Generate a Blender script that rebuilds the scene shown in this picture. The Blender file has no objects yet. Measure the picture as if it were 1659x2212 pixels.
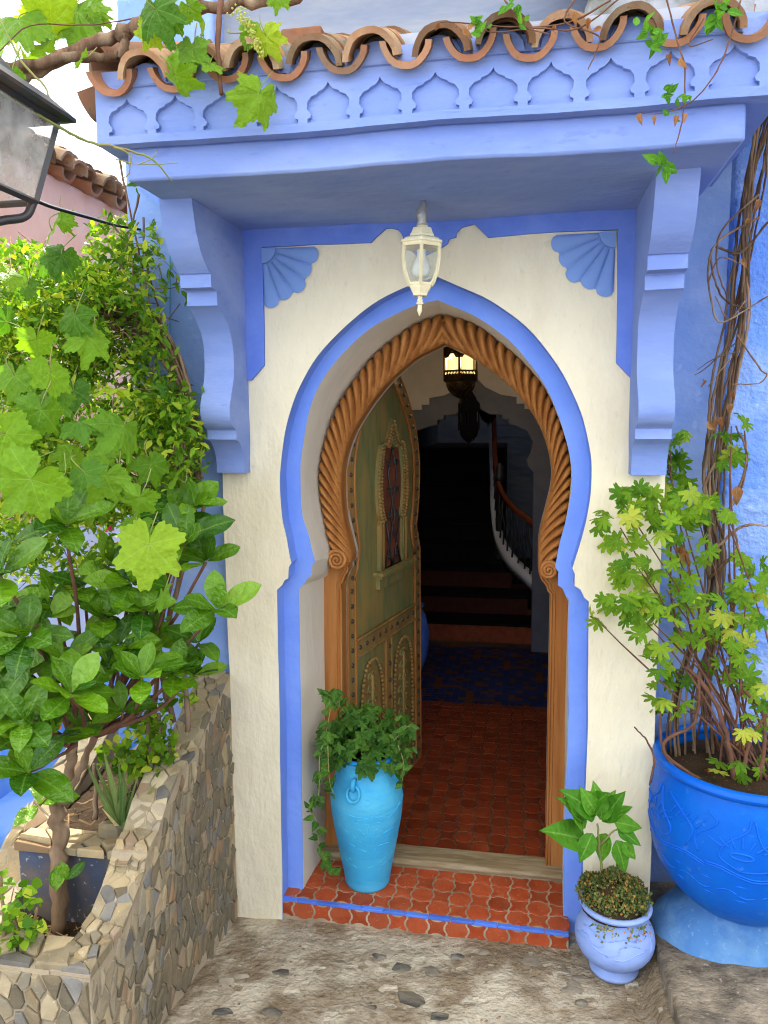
import bpy, bmesh, math, random
import numpy as np
from mathutils import Vector, Matrix
from mathutils.geometry import tessellate_polygon
random.seed(7)
rng = np.random.default_rng(11)
S = bpy.context.scene
COL = S.collection
# ------------------------------------------------------------------ camera
# calibrated from the facade's vertical / horizontal / receding lines (photo 1659 x 2212 units)
F, CX, CY = 1661.0, 829.5, 1106.0
CAM = np.array([0.0, -2.7, 1.9])
_d = np.array([(938-CX)/F, (14500-CY)/F, 1.0]); _d /= np.linalg.norm(_d)
_n = np.array([(1130-CX)/F, (897.584-CY)/F, 1.0]); _n /= np.linalg.norm(_n)
_x = np.cross(_d, _n); _x /= np.linalg.norm(_x)
ROT = np.array([_x, _n, -_d])
def ray(x, y): return ROT @ np.array([(x-CX)/F, (y-CY)/F, 1.0])
def pix(x, y, d): return Vector(CAM + ray(x, y)*d)
def on_y(x, y, Y): r = ray(x, y); return Vector(CAM + r*((Y-CAM[1])/r[1]))
def on_z(x, y, Z): r = ray(x, y); return Vector(CAM + r*((Z-CAM[2])/r[2]))
def on_x(x, y, X): r = ray(x, y); return Vector(CAM + r*((X-CAM[0])/r[0]))
TOCAM = Vector(CAM)
cam_data = bpy.data.cameras.new('camera'); cam = bpy.data.objects.new('camera', cam_data); COL.objects.link(cam)
cam_data.sensor_fit = 'VERTICAL'; cam_data.sensor_height = 24.0; cam_data.sensor_width = 18.0
cam_data.lens = 24.0*F/2212.0; cam_data.clip_start = 0.05; cam_data.clip_end = 500
_r = ROT @ np.array([1, 0, 0]); _u = ROT @ np.array([0, -1, 0]); _b = ROT @ np.array([0, 0, -1])
cam.matrix_world = Matrix(((_r[0], _u[0], _b[0], CAM[0]), (_r[1], _u[1], _b[1], CAM[1]), (_r[2], _u[2], _b[2], CAM[2]), (0, 0, 0, 1)))
S.camera = cam
# ------------------------------------------------------------------ light
SUN = Vector((-0.06, 0.70, 0.71)).normalized()
w = bpy.data.worlds.new('World'); S.world = w; w.use_nodes = True
nt = w.node_tree; nt.nodes.clear()
out = nt.nodes.new('ShaderNodeOutputWorld'); bg = nt.nodes.new('ShaderNodeBackground')
sky = nt.nodes.new('ShaderNodeTexSky'); sky.sky_type = 'NISHITA'; sky.sun_disc = False
sky.sun_elevation = math.asin(SUN.z); sky.sun_rotation = math.atan2(SUN.x, SUN.y)
sky.altitude = 600; sky.air_density = 1.0; sky.dust_density = 1.5; sky.ozone_density = 1.0
tc = nt.nodes.new('ShaderNodeTexCoord')
cl = nt.nodes.new('ShaderNodeTexNoise'); cl.inputs['Scale'].default_value = 2.6; cl.inputs['Detail'].default_value = 6
cr = nt.nodes.new('ShaderNodeValToRGB'); cr.color_ramp.elements[0].position = 0.36; cr.color_ramp.elements[1].position = 0.56
mx = nt.nodes.new('ShaderNodeMixRGB'); mx.inputs['Color2'].default_value = (6.6, 6.3, 5.9, 1)     # bright thin cloud
nt.links.new(tc.outputs['Generated'], cl.inputs['Vector']); nt.links.new(cl.outputs['Fac'], cr.inputs['Fac'])
sx = nt.nodes.new('ShaderNodeSeparateXYZ'); nt.links.new(tc.outputs['Generated'], sx.inputs[0])      # overcast sky: zenith brighter than horizon
gm = nt.nodes.new('ShaderNodeMapRange'); gm.inputs['From Min'].default_value = 0.0; gm.inputs['From Max'].default_value = 1.0; gm.inputs['To Min'].default_value = 0.62; gm.inputs['To Max'].default_value = 1.5
nt.links.new(sx.outputs['Z'], gm.inputs['Value'])
gc = nt.nodes.new('ShaderNodeVectorMath'); gc.operation = 'SCALE'; gc.inputs[0].default_value = (6.7, 6.3, 5.7); nt.links.new(gm.outputs[0], gc.inputs['Scale']); nt.links.new(gc.outputs[0], mx.inputs['Color2'])
nt.links.new(cr.outputs['Color'], mx.inputs['Fac']); nt.links.new(sky.outputs['Color'], mx.inputs['Color1'])
nt.links.new(mx.outputs['Color'], bg.inputs['Color']); bg.inputs['Strength'].default_value = 0.15
nt.links.new(bg.outputs['Background'], out.inputs['Surface'])
sd = bpy.data.lights.new('sun', 'SUN'); sd.energy = 4.0; sd.angle = math.radians(0.6); sd.color = (1.0, 0.95, 0.86)
so = bpy.data.objects.new('sun', sd); COL.objects.link(so)
so.rotation_euler = SUN.to_track_quat('Z', 'Y').to_euler()
S.view_settings.view_transform = 'Standard'; S.view_settings.look = 'None'
S.view_settings.exposure = 1.90; S.view_settings.gamma = 1.0; S.view_settings.use_curve_mapping = False
S.render.engine = 'CYCLES'
S.cycles.use_denoising = True
S.cycles.pixel_filter_type = 'BLACKMAN_HARRIS'; S.cycles.filter_width = 1.1
S.cycles.max_bounces = 6; S.cycles.diffuse_bounces = 3; S.cycles.glossy_bounces = 2; S.cycles.transmission_bounces = 3; S.cycles.transparent_max_bounces = 8
S.cycles.sample_clamp_indirect = 8.0
# ------------------------------------------------------------------ materials
MATS = {}
def mat(name, c1, c2=None, scale=6.0, rough=0.8, bump=0.15, bscale=60.0, c3=None, scale3=1.5, amt3=0.5, spec=0.07, bdist=0.004,
        detail=6.0, stretch=(1, 1, 1), rnd=0.0, lo=0.35, hi=0.65, metal=0.0, island=False, coat=0.0, lo3=0.45, hi3=0.62, bump2=0.0, b2scale=8.0, speck=None, speckamt=0.5, coarse=0.0):
    """mottled surface: two tones by noise, a third as patches, fine bump; rnd = brightness change from piece to piece"""
    m = bpy.data.materials.new(name); m.use_nodes = True; n = m.node_tree; n.nodes.clear()
    L = n.links.new
    o = n.nodes.new('ShaderNodeOutputMaterial'); p = n.nodes.new('ShaderNodeBsdfPrincipled'); L(p.outputs[0], o.inputs['Surface'])
    p.inputs['Roughness'].default_value = rough; p.inputs['Specular IOR Level'].default_value = spec; p.inputs['Metallic'].default_value = metal
    p.inputs['Coat Weight'].default_value = coat
    t = n.nodes.new('ShaderNodeTexCoord'); mp = n.nodes.new('ShaderNodeMapping'); mp.inputs['Scale'].default_value = stretch
    L(t.outputs['Object'], mp.inputs['Vector'])
    oi = n.nodes.new('ShaderNodeObjectInfo')
    if rnd:   # offset texture per object so that pieces differ
        ad = n.nodes.new('ShaderNodeVectorMath'); ad.operation = 'SCALE'; cv = n.nodes.new('ShaderNodeCombineXYZ')
        for i in range(3): L(oi.outputs['Random'], cv.inputs[i])
        L(cv.outputs[0], ad.inputs[0]); ad.inputs['Scale'].default_value = 37.0
        av = n.nodes.new('ShaderNodeVectorMath'); L(mp.outputs[0], av.inputs[0]); L(ad.outputs[0], av.inputs[1]); vec = av.outputs[0]
    else: vec = mp.outputs[0]
    def noise(sc, det=detail, rgh=0.6):
        q = n.nodes.new('ShaderNodeTexNoise'); q.inputs['Scale'].default_value = sc; q.inputs['Detail'].default_value = det; q.inputs['Roughness'].default_value = rgh
        L(vec, q.inputs['Vector']); return q.outputs['Fac']
    def mr(sock, a, b):
        q = n.nodes.new('ShaderNodeMapRange'); q.inputs['From Min'].default_value = a; q.inputs['From Max'].default_value = b; L(sock, q.inputs['Value']); return q.outputs[0]
    def mix(f, a, b):
        q = n.nodes.new('ShaderNodeMixRGB')
        for k, v in (('Fac', f), ('Color1', a), ('Color2', b)):
            if isinstance(v, (tuple, list)): q.inputs[k].default_value = (*v, 1)
            elif isinstance(v, float): q.inputs[k].default_value = v
            else: L(v, q.inputs[k])
        return q.outputs[0]
    def mul(s, k):
        q = n.nodes.new('ShaderNodeMath'); q.operation = 'MULTIPLY'; L(s, q.inputs[0]); q.inputs[1].default_value = k; return q.outputs[0]
    c = mix(mr(noise(scale), lo, hi), c1, c2 or tuple(v*0.85 for v in c1))
    if c3: c = mix(mul(mr(noise(scale3), lo3, hi3), amt3), c, c3)
    if speck: c = mix(mul(mr(noise(scale*7+11, 3.0), 0.63, 0.70), speckamt), c, speck)
    if rnd or island:
        src = oi.outputs['Random']
        if island:
            g = n.nodes.new('ShaderNodeNewGeometry'); src = g.outputs['Random Per Island']
        h = n.nodes.new('ShaderNodeHueSaturation'); q = n.nodes.new('ShaderNodeMapRange')
        q.inputs['To Min'].default_value = 1-(rnd or 0.3); q.inputs['To Max'].default_value = 1+(rnd or 0.3); L(src, q.inputs['Value']); L(q.outputs[0], h.inputs['Value']); L(c, h.inputs['Color']); c = h.outputs[0]
    L(c, p.inputs['Base Color'])
    last = None
    if bump:
        b = n.nodes.new('ShaderNodeBump'); b.inputs['Strength'].default_value = bump; b.inputs['Distance'].default_value = bdist; L(noise(bscale, 5.0), b.inputs['Height']); last = b
    if bump2:
        b2 = n.nodes.new('ShaderNodeBump'); b2.inputs['Strength'].default_value = bump2; b2.inputs['Distance'].default_value = 0.03; L(noise(b2scale, 3.0), b2.inputs['Height'])
        if last: L(last.outputs[0], b2.inputs['Normal'])
        last = b2
    if last: L(last.outputs[0], p.inputs['Normal'])
    MATS[name] = m; return m
def leafmat(name, c1, c2, veinc, rough=0.4, trans=0.35, tc=None, spec=0.14, island=False, c3=None, p3=0.85):
    """leaf: colour varies leaf to leaf, pale veins from the mesh, light passes through the blade"""
    m = bpy.data.materials.new(name); m.use_nodes = True; n = m.node_tree; n.nodes.clear(); L = n.links.new
    o = n.nodes.new('ShaderNodeOutputMaterial'); p = n.nodes.new('ShaderNodeBsdfPrincipled'); tr = n.nodes.new('ShaderNodeBsdfTranslucent'); ms = n.nodes.new('ShaderNodeMixShader')
    ms.inputs['Fac'].default_value = trans; L(p.outputs[0], ms.inputs[1]); L(tr.outputs[0], ms.inputs[2]); L(ms.outputs[0], o.inputs['Surface'])
    p.inputs['Roughness'].default_value = rough; p.inputs['Specular IOR Level'].default_value = spec
    if island: g = n.nodes.new('ShaderNodeNewGeometry'); rs = g.outputs['Random Per Island']
    else: g = n.nodes.new('ShaderNodeObjectInfo'); rs = g.outputs['Random']
    r = n.nodes.new('ShaderNodeValToRGB'); r.color_ramp.elements[0].color = (*c1, 1); r.color_ramp.elements[1].color = (*c2, 1); r.color_ramp.elements[1].position = 0.8 if c3 else 1.0
    if c3:
        e = r.color_ramp.elements.new(p3); e.color = (*c2, 1); e = r.color_ramp.elements.new(min(1.0, p3+0.1)); e.color = (*c3, 1)
    L(rs, r.inputs['Fac'])
    t = n.nodes.new('ShaderNodeTexCoord'); q = n.nodes.new('ShaderNodeTexNoise'); q.inputs['Scale'].default_value = 5.0; q.inputs['Detail'].default_value = 5; L(t.outputs['Object'], q.inputs['Vector'])
    h = n.nodes.new('ShaderNodeHueSaturation'); mr = n.nodes.new('ShaderNodeMapRange'); mr.inputs['From Min'].default_value = 0.3; mr.inputs['From Max'].default_value = 0.7; mr.inputs['To Min'].default_value = 0.88; mr.inputs['To Max'].default_value = 1.12
    L(q.outputs['Fac'], mr.inputs['Value']); L(mr.outputs[0], h.inputs['Value']); L(r.outputs[0], h.inputs['Color'])
    at = n.nodes.new('ShaderNodeAttribute'); at.attribute_name = 'vein'
    pw = n.nodes.new('ShaderNodeMath'); pw.operation = 'POWER'; pw.inputs[1].default_value = 12.0; L(at.outputs['Fac'], pw.inputs[0])
    pm = n.nodes.new('ShaderNodeMath'); pm.operation = 'MULTIPLY'; pm.inputs[1].default_value = 0.6; L(pw.outputs[0], pm.inputs[0])
    mx = n.nodes.new('ShaderNodeMixRGB'); L(pm.outputs[0], mx.inputs['Fac']); L(h.outputs[0], mx.inputs['Color1']); mx.inputs['Color2'].default_value = (*veinc, 1)
    L(mx.outputs[0], p.inputs['Base Color'])
    tm = n.nodes.new('ShaderNodeMixRGB'); tm.blend_type = 'MULTIPLY'; tm.inputs['Fac'].default_value = 1.0; L(mx.outputs[0], tm.inputs['Color1']); tm.inputs['Color2'].default_value = (*(tc or (2.2, 2.0, 0.7)), 1); L(tm.outputs[0], tr.inputs['Color'])
    b = n.nodes.new('ShaderNodeBump'); b.inputs['Strength'].default_value = 0.4; b.inputs['Distance'].default_value = 0.05; L(q.outputs['Fac'], b.inputs['Height']); L(b.outputs[0], p.inputs['Normal'])
    MATS[name] = m; return m
def emis(name, c, s):
    m = bpy.data.materials.new(name); m.use_nodes = True; n = m.node_tree; n.nodes.clear()
    o = n.nodes.new('ShaderNodeOutputMaterial'); e = n.nodes.new('ShaderNodeEmission'); e.inputs['Color'].default_value = (*c, 1); e.inputs['Strength'].default_value = s
    t = n.nodes.new('ShaderNodeBsdfTransparent'); ms = n.nodes.new('ShaderNodeMixShader'); ms.inputs['Fac'].default_value = 0.65      # frosted pane: glows and lets lamp light out
    n.links.new(t.outputs[0], ms.inputs[1]); n.links.new(e.outputs[0], ms.inputs[2]); n.links.new(ms.outputs[0], o.inputs['Surface']); MATS[name] = m
def glassmat(name, tint, fac, rough=0.08, dirt=0.3):
    """lamp pane: see-through glass with a film of dirt and a sheen"""
    m = bpy.data.materials.new(name); m.use_nodes = True; n = m.node_tree; n.nodes.clear(); L = n.links.new
    o = n.nodes.new('ShaderNodeOutputMaterial'); t = n.nodes.new('ShaderNodeBsdfTransparent'); t.inputs[0].default_value = (*tint, 1)
    p = n.nodes.new('ShaderNodeBsdfPrincipled'); p.inputs['Base Color'].default_value = (0.75, 0.74, 0.68, 1); p.inputs['Roughness'].default_value = rough
    ms = n.nodes.new('ShaderNodeMixShader'); tcx = n.nodes.new('ShaderNodeTexCoord'); q = n.nodes.new('ShaderNodeTexNoise'); q.inputs['Scale'].default_value = 18; q.inputs['Detail'].default_value = 6
    L(tcx.outputs['Object'], q.inputs['Vector']); r = n.nodes.new('ShaderNodeMapRange'); r.inputs['From Min'].default_value = 0.35; r.inputs['From Max'].default_value = 0.7; r.inputs['To Min'].default_value = fac; r.inputs['To Max'].default_value = fac+dirt
    L(q.outputs['Fac'], r.inputs['Value']); L(r.outputs[0], ms.inputs['Fac']); L(t.outputs[0], ms.inputs[1]); L(p.outputs[0], ms.inputs[2]); L(ms.outputs[0], o.inputs['Surface']); MATS[name] = m

mat('white_plaster', (0.74, 0.68, 0.5), (0.68, 0.62, 0.46), scale=1.6, rough=0.9, bump=0.45, bscale=55, bump2=0.28, b2scale=14, stretch=(1.5, 1.5, .75), c3=(0.58, 0.51, 0.36), scale3=2.6, amt3=0.42, speck=(0.45, 0.40, 0.30), speckamt=0.22)
mat('reveal_plaster', (0.66, 0.6, 0.49), (0.58, 0.53, 0.43), scale=2.5, rough=0.9, bump=0.3, bscale=45, bump2=0.2, b2scale=10, stretch=(1, 1, 0.4))
mat('band_blue', (0.17, 0.29, 0.72), (0.135, 0.25, 0.69), scale=2.2, rough=0.75, bump=0.3, bscale=50, bump2=0.2, b2scale=12, c3=(0.23, 0.36, 0.76), scale3=3.0, amt3=0.4)
mat('canopy_blue', (0.2, 0.285, 0.58), (0.16, 0.24, 0.55), scale=2.0, rough=0.85, bump=0.3, bscale=60, bump2=0.16, b2scale=9, c3=(0.27, 0.355, 0.63), scale3=2.1, amt3=0.75, speck=(0.13, 0.19, 0.50), speckamt=0.4, stretch=(.55, 1, 1.5))
mat('border_blue', (0.155, 0.25, 0.66), (0.12, 0.205, 0.61), scale=3.0, rough=0.85, bump=0.25, bscale=60, bump2=0.12, c3=(0.07, 0.13, 0.52), scale3=7, amt3=0.35)
mat('shell_blue', (0.19, 0.31, 0.62), (0.165, 0.28, 0.58), scale=3.0, rough=0.85, bump=0.2, bscale=60)
mat('wall_blue', (0.22, 0.345, 0.64), (0.17, 0.28, 0.61), scale=1.1, rough=0.85, bump=0.4, bscale=34, bump2=0.35, b2scale=11, c3=(0.34, 0.44, 0.72), scale3=1.8, amt3=0.6, speck=(0.42, 0.52, 0.74), speckamt=0.25)
mat('wall_blue_rough', (0.12, 0.255, 0.72), (0.18, 0.335, 0.73), scale=2.4, rough=0.85, bump=0.5, bscale=26, bump2=0.7, b2scale=22, c3=(0.36, 0.48, 0.74), scale3=2.6, amt3=0.6, speck=(0.5, 0.6, 0.8), speckamt=0.35)
mat('pale_wall', (0.185, 0.225, 0.315), (0.24, 0.27, 0.335), scale=1.2, rough=0.9, bump=0.3, bscale=30, bump2=0.4, b2scale=6, c3=(0.33, 0.35, 0.37), scale3=2.2, amt3=0.7, stretch=(0.5, 1, 1.6))
mat('mossy_mortar', (0.30, 0.31, 0.31), (0.12, 0.13, 0.10), scale=9, rough=0.95, bump=0.6, bscale=60, c3=(0.42, 0.46, 0.55), scale3=4, amt3=0.7)
mat('roof_clay', (0.26, 0.105, 0.055), (0.31, 0.165, 0.095), scale=7, rough=0.85, bump=0.6, bscale=50, rnd=0.4, c3=(0.20, 0.15, 0.10), scale3=5, amt3=0.7, speck=(0.10, 0.08, 0.06), speckamt=0.6)
mat('roof_clay_aged', (0.33, 0.18, 0.095), (0.20, 0.115, 0.065), scale=7, rough=0.9, bump=0.6, bscale=50, rnd=0.42, c3=(0.36, 0.28, 0.18), scale3=9, amt3=0.6, speck=(0.06, 0.05, 0.04), speckamt=0.6)
mat('carved_wood', (0.43, 0.18, 0.045), (0.28, 0.1, 0.024), scale=5, rough=0.5, bump=0.25, bscale=30, stretch=(6, 6, 0.9), spec=0.2, c3=(0.45, 0.20, 0.06), scale3=2, amt3=0.4, bdist=0.003)
mat('jamb_wood', (0.36, 0.14, 0.030), (0.25, 0.085, 0.018), scale=3, rough=0.55, bump=0.25, bscale=14, stretch=(9, 9, 0.6), spec=0.2, c3=(0.46, 0.21, 0.07), scale3=2.5, amt3=0.5, bdist=0.003)
mat('old_wood', (0.30, 0.215, 0.115), (0.20, 0.145, 0.075), scale=4, rough=0.8, bump=0.4, bscale=20, stretch=(1, 8, 8), c3=(0.40, 0.33, 0.22), scale3=5, amt3=0.6)
mat('door_green', (0.24, 0.21, 0.075), (0.13, 0.16, 0.065), scale=4, rough=0.6, bump=0.3, bscale=20, stretch=(5, 5, 1.0), c3=(0.33, 0.20, 0.055), scale3=2.6, amt3=0.75, speck=(0.40, 0.36, 0.18), speckamt=0.4, bdist=0.002)
mat('door_brown', (0.36, 0.18, 0.05), (0.22, 0.125, 0.04), scale=5, rough=0.55, bump=0.3, bscale=20, stretch=(4, 4, 0.8), c3=(0.18, 0.18, 0.07), scale3=4, amt3=0.5, bdist=0.002)
mat('iron', (0.018, 0.018, 0.020), (0.03, 0.028, 0.026), rough=0.45, bump=0.2, spec=0.5)
mat('stud_iron', (0.020, 0.016, 0.013), (0.035, 0.028, 0.02), rough=0.5, bump=0.1, spec=0.5)
mat('brick_dark', (0.24, 0.075, 0.04), (0.15, 0.05, 0.03), rough=0.8, bump=0.3)
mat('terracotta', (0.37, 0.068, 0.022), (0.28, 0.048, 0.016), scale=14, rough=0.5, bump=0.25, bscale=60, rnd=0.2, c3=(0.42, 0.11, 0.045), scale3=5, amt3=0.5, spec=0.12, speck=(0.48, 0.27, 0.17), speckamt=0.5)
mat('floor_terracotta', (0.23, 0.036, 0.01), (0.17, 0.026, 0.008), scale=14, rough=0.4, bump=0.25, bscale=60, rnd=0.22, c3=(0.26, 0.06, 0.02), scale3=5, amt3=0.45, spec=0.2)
mat('grout', (0.46, 0.36, 0.25), (0.33, 0.25, 0.17), scale=6, rough=0.95, bump=0.4, bscale=60, c3=(0.16, 0.12, 0.08), scale3=2.5, amt3=0.6)
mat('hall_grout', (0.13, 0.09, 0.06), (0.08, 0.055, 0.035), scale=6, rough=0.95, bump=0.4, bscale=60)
mat('edge_blue', (0.07, 0.16, 0.62), (0.10, 0.22, 0.68), rough=0.4, rnd=0.2, bump=0.1)
mat('hall_white', (0.50, 0.46, 0.42), (0.44, 0.41, 0.37), rough=0.9, bump=0.2)
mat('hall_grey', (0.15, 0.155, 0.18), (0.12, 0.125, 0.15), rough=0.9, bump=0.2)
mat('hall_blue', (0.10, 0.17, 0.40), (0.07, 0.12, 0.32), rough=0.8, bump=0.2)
mat('zellij_mix', (0.025, 0.04, 0.15), (0.015, 0.025, 0.1), rough=0.4, island=True, bump=0.1)
mat('zellij_orange', (0.16, 0.055, 0.02), (0.11, 0.035, 0.015), rough=0.4, bump=0.1)
mat('rail_wood', (0.25, 0.055, 0.02), (0.18, 0.04, 0.015), rough=0.25, bump=0.05, spec=0.6)
mat('marble_white', (0.7, 0.7, 0.7), (0.6, 0.6, 0.62), rough=0.35, bump=0.05)
mat('cream_metal', (0.76, 0.7, 0.46), (0.68, 0.6, 0.36), scale=9, rough=0.45, bump=0.1, c3=(0.45, 0.38, 0.26), scale3=11, amt3=0.35, spec=0.5)
mat('tape_grey', (0.42, 0.42, 0.40), (0.30, 0.30, 0.29), scale=30, rough=0.35, bump=0.9, bscale=40, metal=0.5)
mat('brass_dark', (0.07, 0.045, 0.018), (0.04, 0.026, 0.012), rough=0.4, metal=0.7, bump=0.2)
mat('black_iron', (0.012, 0.014, 0.018), (0.02, 0.022, 0.026), rough=0.4, spec=0.5, bump=0.15, c3=(0.12, 0.05, 0.02), scale3=12, amt3=0.3)
mat('matt_black', (0.004, 0.004, 0.005), (0.007, 0.007, 0.008), rough=0.8, spec=0.05, bump=0.1)  # near-black matt colour for frames and panes of the unlit lanterns
mat('porcelain', (0.8, 0.8, 0.76), rough=0.4, bump=0)
glassmat('pane_glass', (0.86, 0.9, 0.88), 0.10, 0.05, 0.15); glassmat('dirty_glass', (0.85, 0.85, 0.8), 0.20, 0.25, 0.30)
emis('lamp_glow', (1.0, 0.68, 0.27), 0.62)
mat('stair_tile_shaded', (0.010, 0.007, 0.007), (0.007, 0.005, 0.007), scale=20, rough=0.8, bump=0.1, spec=0.1)  # near-black tile: the unlit depth of the stairs put into the colour
mat('stair_tile_half_shaded', (0.07, 0.022, 0.014), (0.05, 0.016, 0.012), scale=20, rough=0.6, bump=0.1)
mat('stair_tile_lit_red', (0.30, 0.075, 0.035), (0.22, 0.05, 0.025), scale=20, rough=0.5, bump=0.1)
mat('stairwell_shaded', (0.07, 0.075, 0.095), (0.05, 0.055, 0.075), rough=0.9, bump=0.2)  # stairwell walls and ceiling darkened, indoor gloom put into the colour
# ------------------------------------------------------------------ builders
def setp(o, label=None, cat=None, group=None, kind=None):
    for k, v in (('label', label), ('category', cat), ('group', group), ('kind', kind)):
        if v: o[k] = v
    return o
def empty(name, loc, label, cat, group=None):
    o = bpy.data.objects.new(name, None); COL.objects.link(o); o.location = loc; o.empty_display_size = 0.05
    return setp(o, label, cat, group)
def attach(o, parent):
    """parent without moving: the child keeps world coordinates"""
    if parent is None: return
    m = Matrix.Identity(4); p = parent; chain = []
    while p is not None: chain.append(p); p = p.parent
    for p in reversed(chain):
        m = m @ p.matrix_parent_inverse @ p.matrix_basis
    o.parent = parent; o.matrix_parent_inverse = m.inverted()
def mdata(name, verts, faces, m, smooth=False):
    me = bpy.data.meshes.new(name); me.from_pydata([tuple(v) for v in verts], [], [tuple(f) for f in faces])
    if m: me.materials.append(MATS[m] if isinstance(m, str) else m)
    if smooth: me.polygons.foreach_set('use_smooth', [True]*len(me.polygons))
    me.update(); return me
def link(name, me, parent=None, M=None, kind=None):
    o = bpy.data.objects.new(name, me); COL.objects.link(o)
    if M is not None: o.matrix_basis = M
    attach(o, parent)
    if kind: o['kind'] = kind
    return o
from mathutils import noise as mnoise
def wobble(p):
    a = mnoise.noise_vector(p*2.3)*.0065+mnoise.noise_vector(p*8.0+Vector((5, 1, 3)))*.0022
    return Vector((a.x, a.y*.8, a.z))
class MB:
    def __init__(s): s.v = []; s.f = []
    def add(s, vf, M=None):
        b = len(s.v); vs, fs = vf
        s.v += [M @ Vector(v) for v in vs] if M is not None else [Vector(v) for v in vs]
        s.f += [tuple(i+b for i in f) for f in fs]; return s
    def obj(s, name, m, parent=None, smooth=False, bevel=0, kind=None, auto=None, weld=False, hand=0):
        me = mdata(name, s.v, s.f, m, smooth)
        if hand:      # hand-trowelled plaster: long edges broken up and nudged by a noise that neighbours share
            bm = bmesh.new(); bm.from_mesh(me); bmesh.ops.remove_doubles(bm, verts=bm.verts, dist=1e-5)
            for _ in range(5):
                L_ = [e for e in bm.edges if e.calc_length() > hand]
                if not L_: break
                bmesh.ops.subdivide_edges(bm, edges=L_, cuts=1, use_grid_fill=True)
            bmesh.ops.triangulate(bm, faces=[q for q in bm.faces if len(q.verts) > 4])
            for q in bm.verts: q.co += wobble(q.co)
            bm.to_mesh(me); bm.free()
            auto = auto or 32
        if weld or True:
            bm = bmesh.new(); bm.from_mesh(me); bmesh.ops.remove_doubles(bm, verts=bm.verts, dist=1e-5); bmesh.ops.recalc_face_normals(bm, faces=bm.faces); bm.to_mesh(me); bm.free()
        if auto:
            for p in me.polygons: p.use_smooth = True
            try: me.set_sharp_from_angle(angle=math.radians(auto))
            except Exception: pass
        o = link(name, me, parent, kind=kind)
        if bevel:
            b = o.modifiers.new('bevel', 'BEVEL'); b.width = bevel; b.segments = 2; b.limit_method = 'ANGLE'; b.angle_limit = math.radians(40)
        return o
def box(x0, x1, y0, y1, z0, z1):
    v = [(x, y, z) for x in (x0, x1) for y in (y0, y1) for z in (z0, z1)]
    return v, [(0, 1, 3, 2), (4, 6, 7, 5), (0, 4, 5, 1), (2, 3, 7, 6), (0, 2, 6, 4), (1, 5, 7, 3)]
def catmull(P, n):
    P = [Vector(p) for p in P]; out = []
    if len(P) < 3:
        return [P[0].lerp(P[-1], i/n) for i in range(n+1)]
    Q = [P[0]*2-P[1]] + P + [P[-1]*2-P[-2]]
    for i in range(1, len(Q)-2):
        for k in range(n):
            t = k/n; a, b, c, d = Q[i-1], Q[i], Q[i+1], Q[i+2]
            out.append(0.5*((2*b)+(c-a)*t+(2*a-5*b+4*c-d)*t*t+(3*b-a-3*c+d)*t**3))
    out.append(P[-1]); return out
def tube(pts, r, seg=6, closed=False, cap=True):
    pts = [Vector(p) for p in pts]; n = len(pts)
    rs = r if isinstance(r, (list, tuple)) else [r]*n
    v = []; f = []
    t0 = (pts[1]-pts[0]).normalized(); up = Vector((0, 0, 1)) if abs(t0.z) < 0.9 else Vector((1, 0, 0))
    a = t0.cross(up).normalized()
    for i, p in enumerate(pts):
        if closed: t = pts[(i+1) % n]-pts[i-1]
        else: t = pts[min(i+1, n-1)]-pts[max(i-1, 0)]
        if t.length < 1e-9: t = t0
        t = t.normalized(); a = (a - t*a.dot(t)); a = a.normalized() if a.length > 1e-6 else t.orthogonal().normalized(); b = t.cross(a)
        for k in range(seg):
            an = 2*math.pi*k/seg; v.append(p+(a*math.cos(an)+b*math.sin(an))*rs[i])
    for i in range(n if closed else n-1):
        j = (i+1) % n
        for k in range(seg): f.append((i*seg+k, i*seg+(k+1) % seg, j*seg+(k+1) % seg, j*seg+k))
    if cap and not closed: f += [tuple(range(seg-1, -1, -1)), tuple(range((n-1)*seg, n*seg))]
    return v, f
def lathe(prof, seg=32, close=False, phase=0.0):
    v = []; f = []
    for r, z in prof:
        for k in range(seg):
            a = 2*math.pi*k/seg+phase; v.append((r*math.cos(a), r*math.sin(a), z))
    for i in range(len(prof)-1):
        for k in range(seg): f.append((i*seg+k, i*seg+(k+1) % seg, (i+1)*seg+(k+1) % seg, (i+1)*seg+k))
    if close: f += [tuple(range(seg-1, -1, -1)), tuple(range((len(prof)-1)*seg, len(prof)*seg))]
    return v, f
def plate(outer, holes, y0, y1, back=True, fn=None):
    """slab standing in the XZ plane (outline with holes), front at y0 and back at y1"""
    loops = [list(outer)] + [list(h) for h in holes]
    flat = [p for l in loops for p in l]
    tri = tessellate_polygon([[Vector((p[0], p[1], 0)) for p in l] for l in loops])
    fn = fn or (lambda a, b, y: (a, y, b)); n = len(flat)
    v = [fn(p[0], p[1], y0) for p in flat]+[fn(p[0], p[1], y1) for p in flat]
    f = [tuple(t) for t in tri]+([tuple(i+n for i in reversed(t)) for t in tri] if back else [])
    b = 0
    for l in loops:
        m = len(l)
        for i in range(m): j = (i+1) % m; f.append((b+i, b+j, b+j+n, b+i+n))
        b += m
    return v, f
def resample(P, n):
    P = [Vector((p[0], p[1], 0)) for p in P]; d = [0.0]
    for a, b in zip(P, P[1:]): d.append(d[-1]+(b-a).length)
    out = []; k = 0
    for i in range(n):
        s = d[-1]*i/(n-1)
        while k < len(P)-2 and d[k+1] < s: k += 1
        t = (s-d[k])/max(1e-9, d[k+1]-d[k]); q = P[k].lerp(P[k+1], min(1, max(0, t))); out.append((q.x, q.y))
    return out
def smooth2(P, n=12): return [(q.x, q.y) for q in catmull([(p[0], p[1], 0) for p in P], n)]
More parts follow.
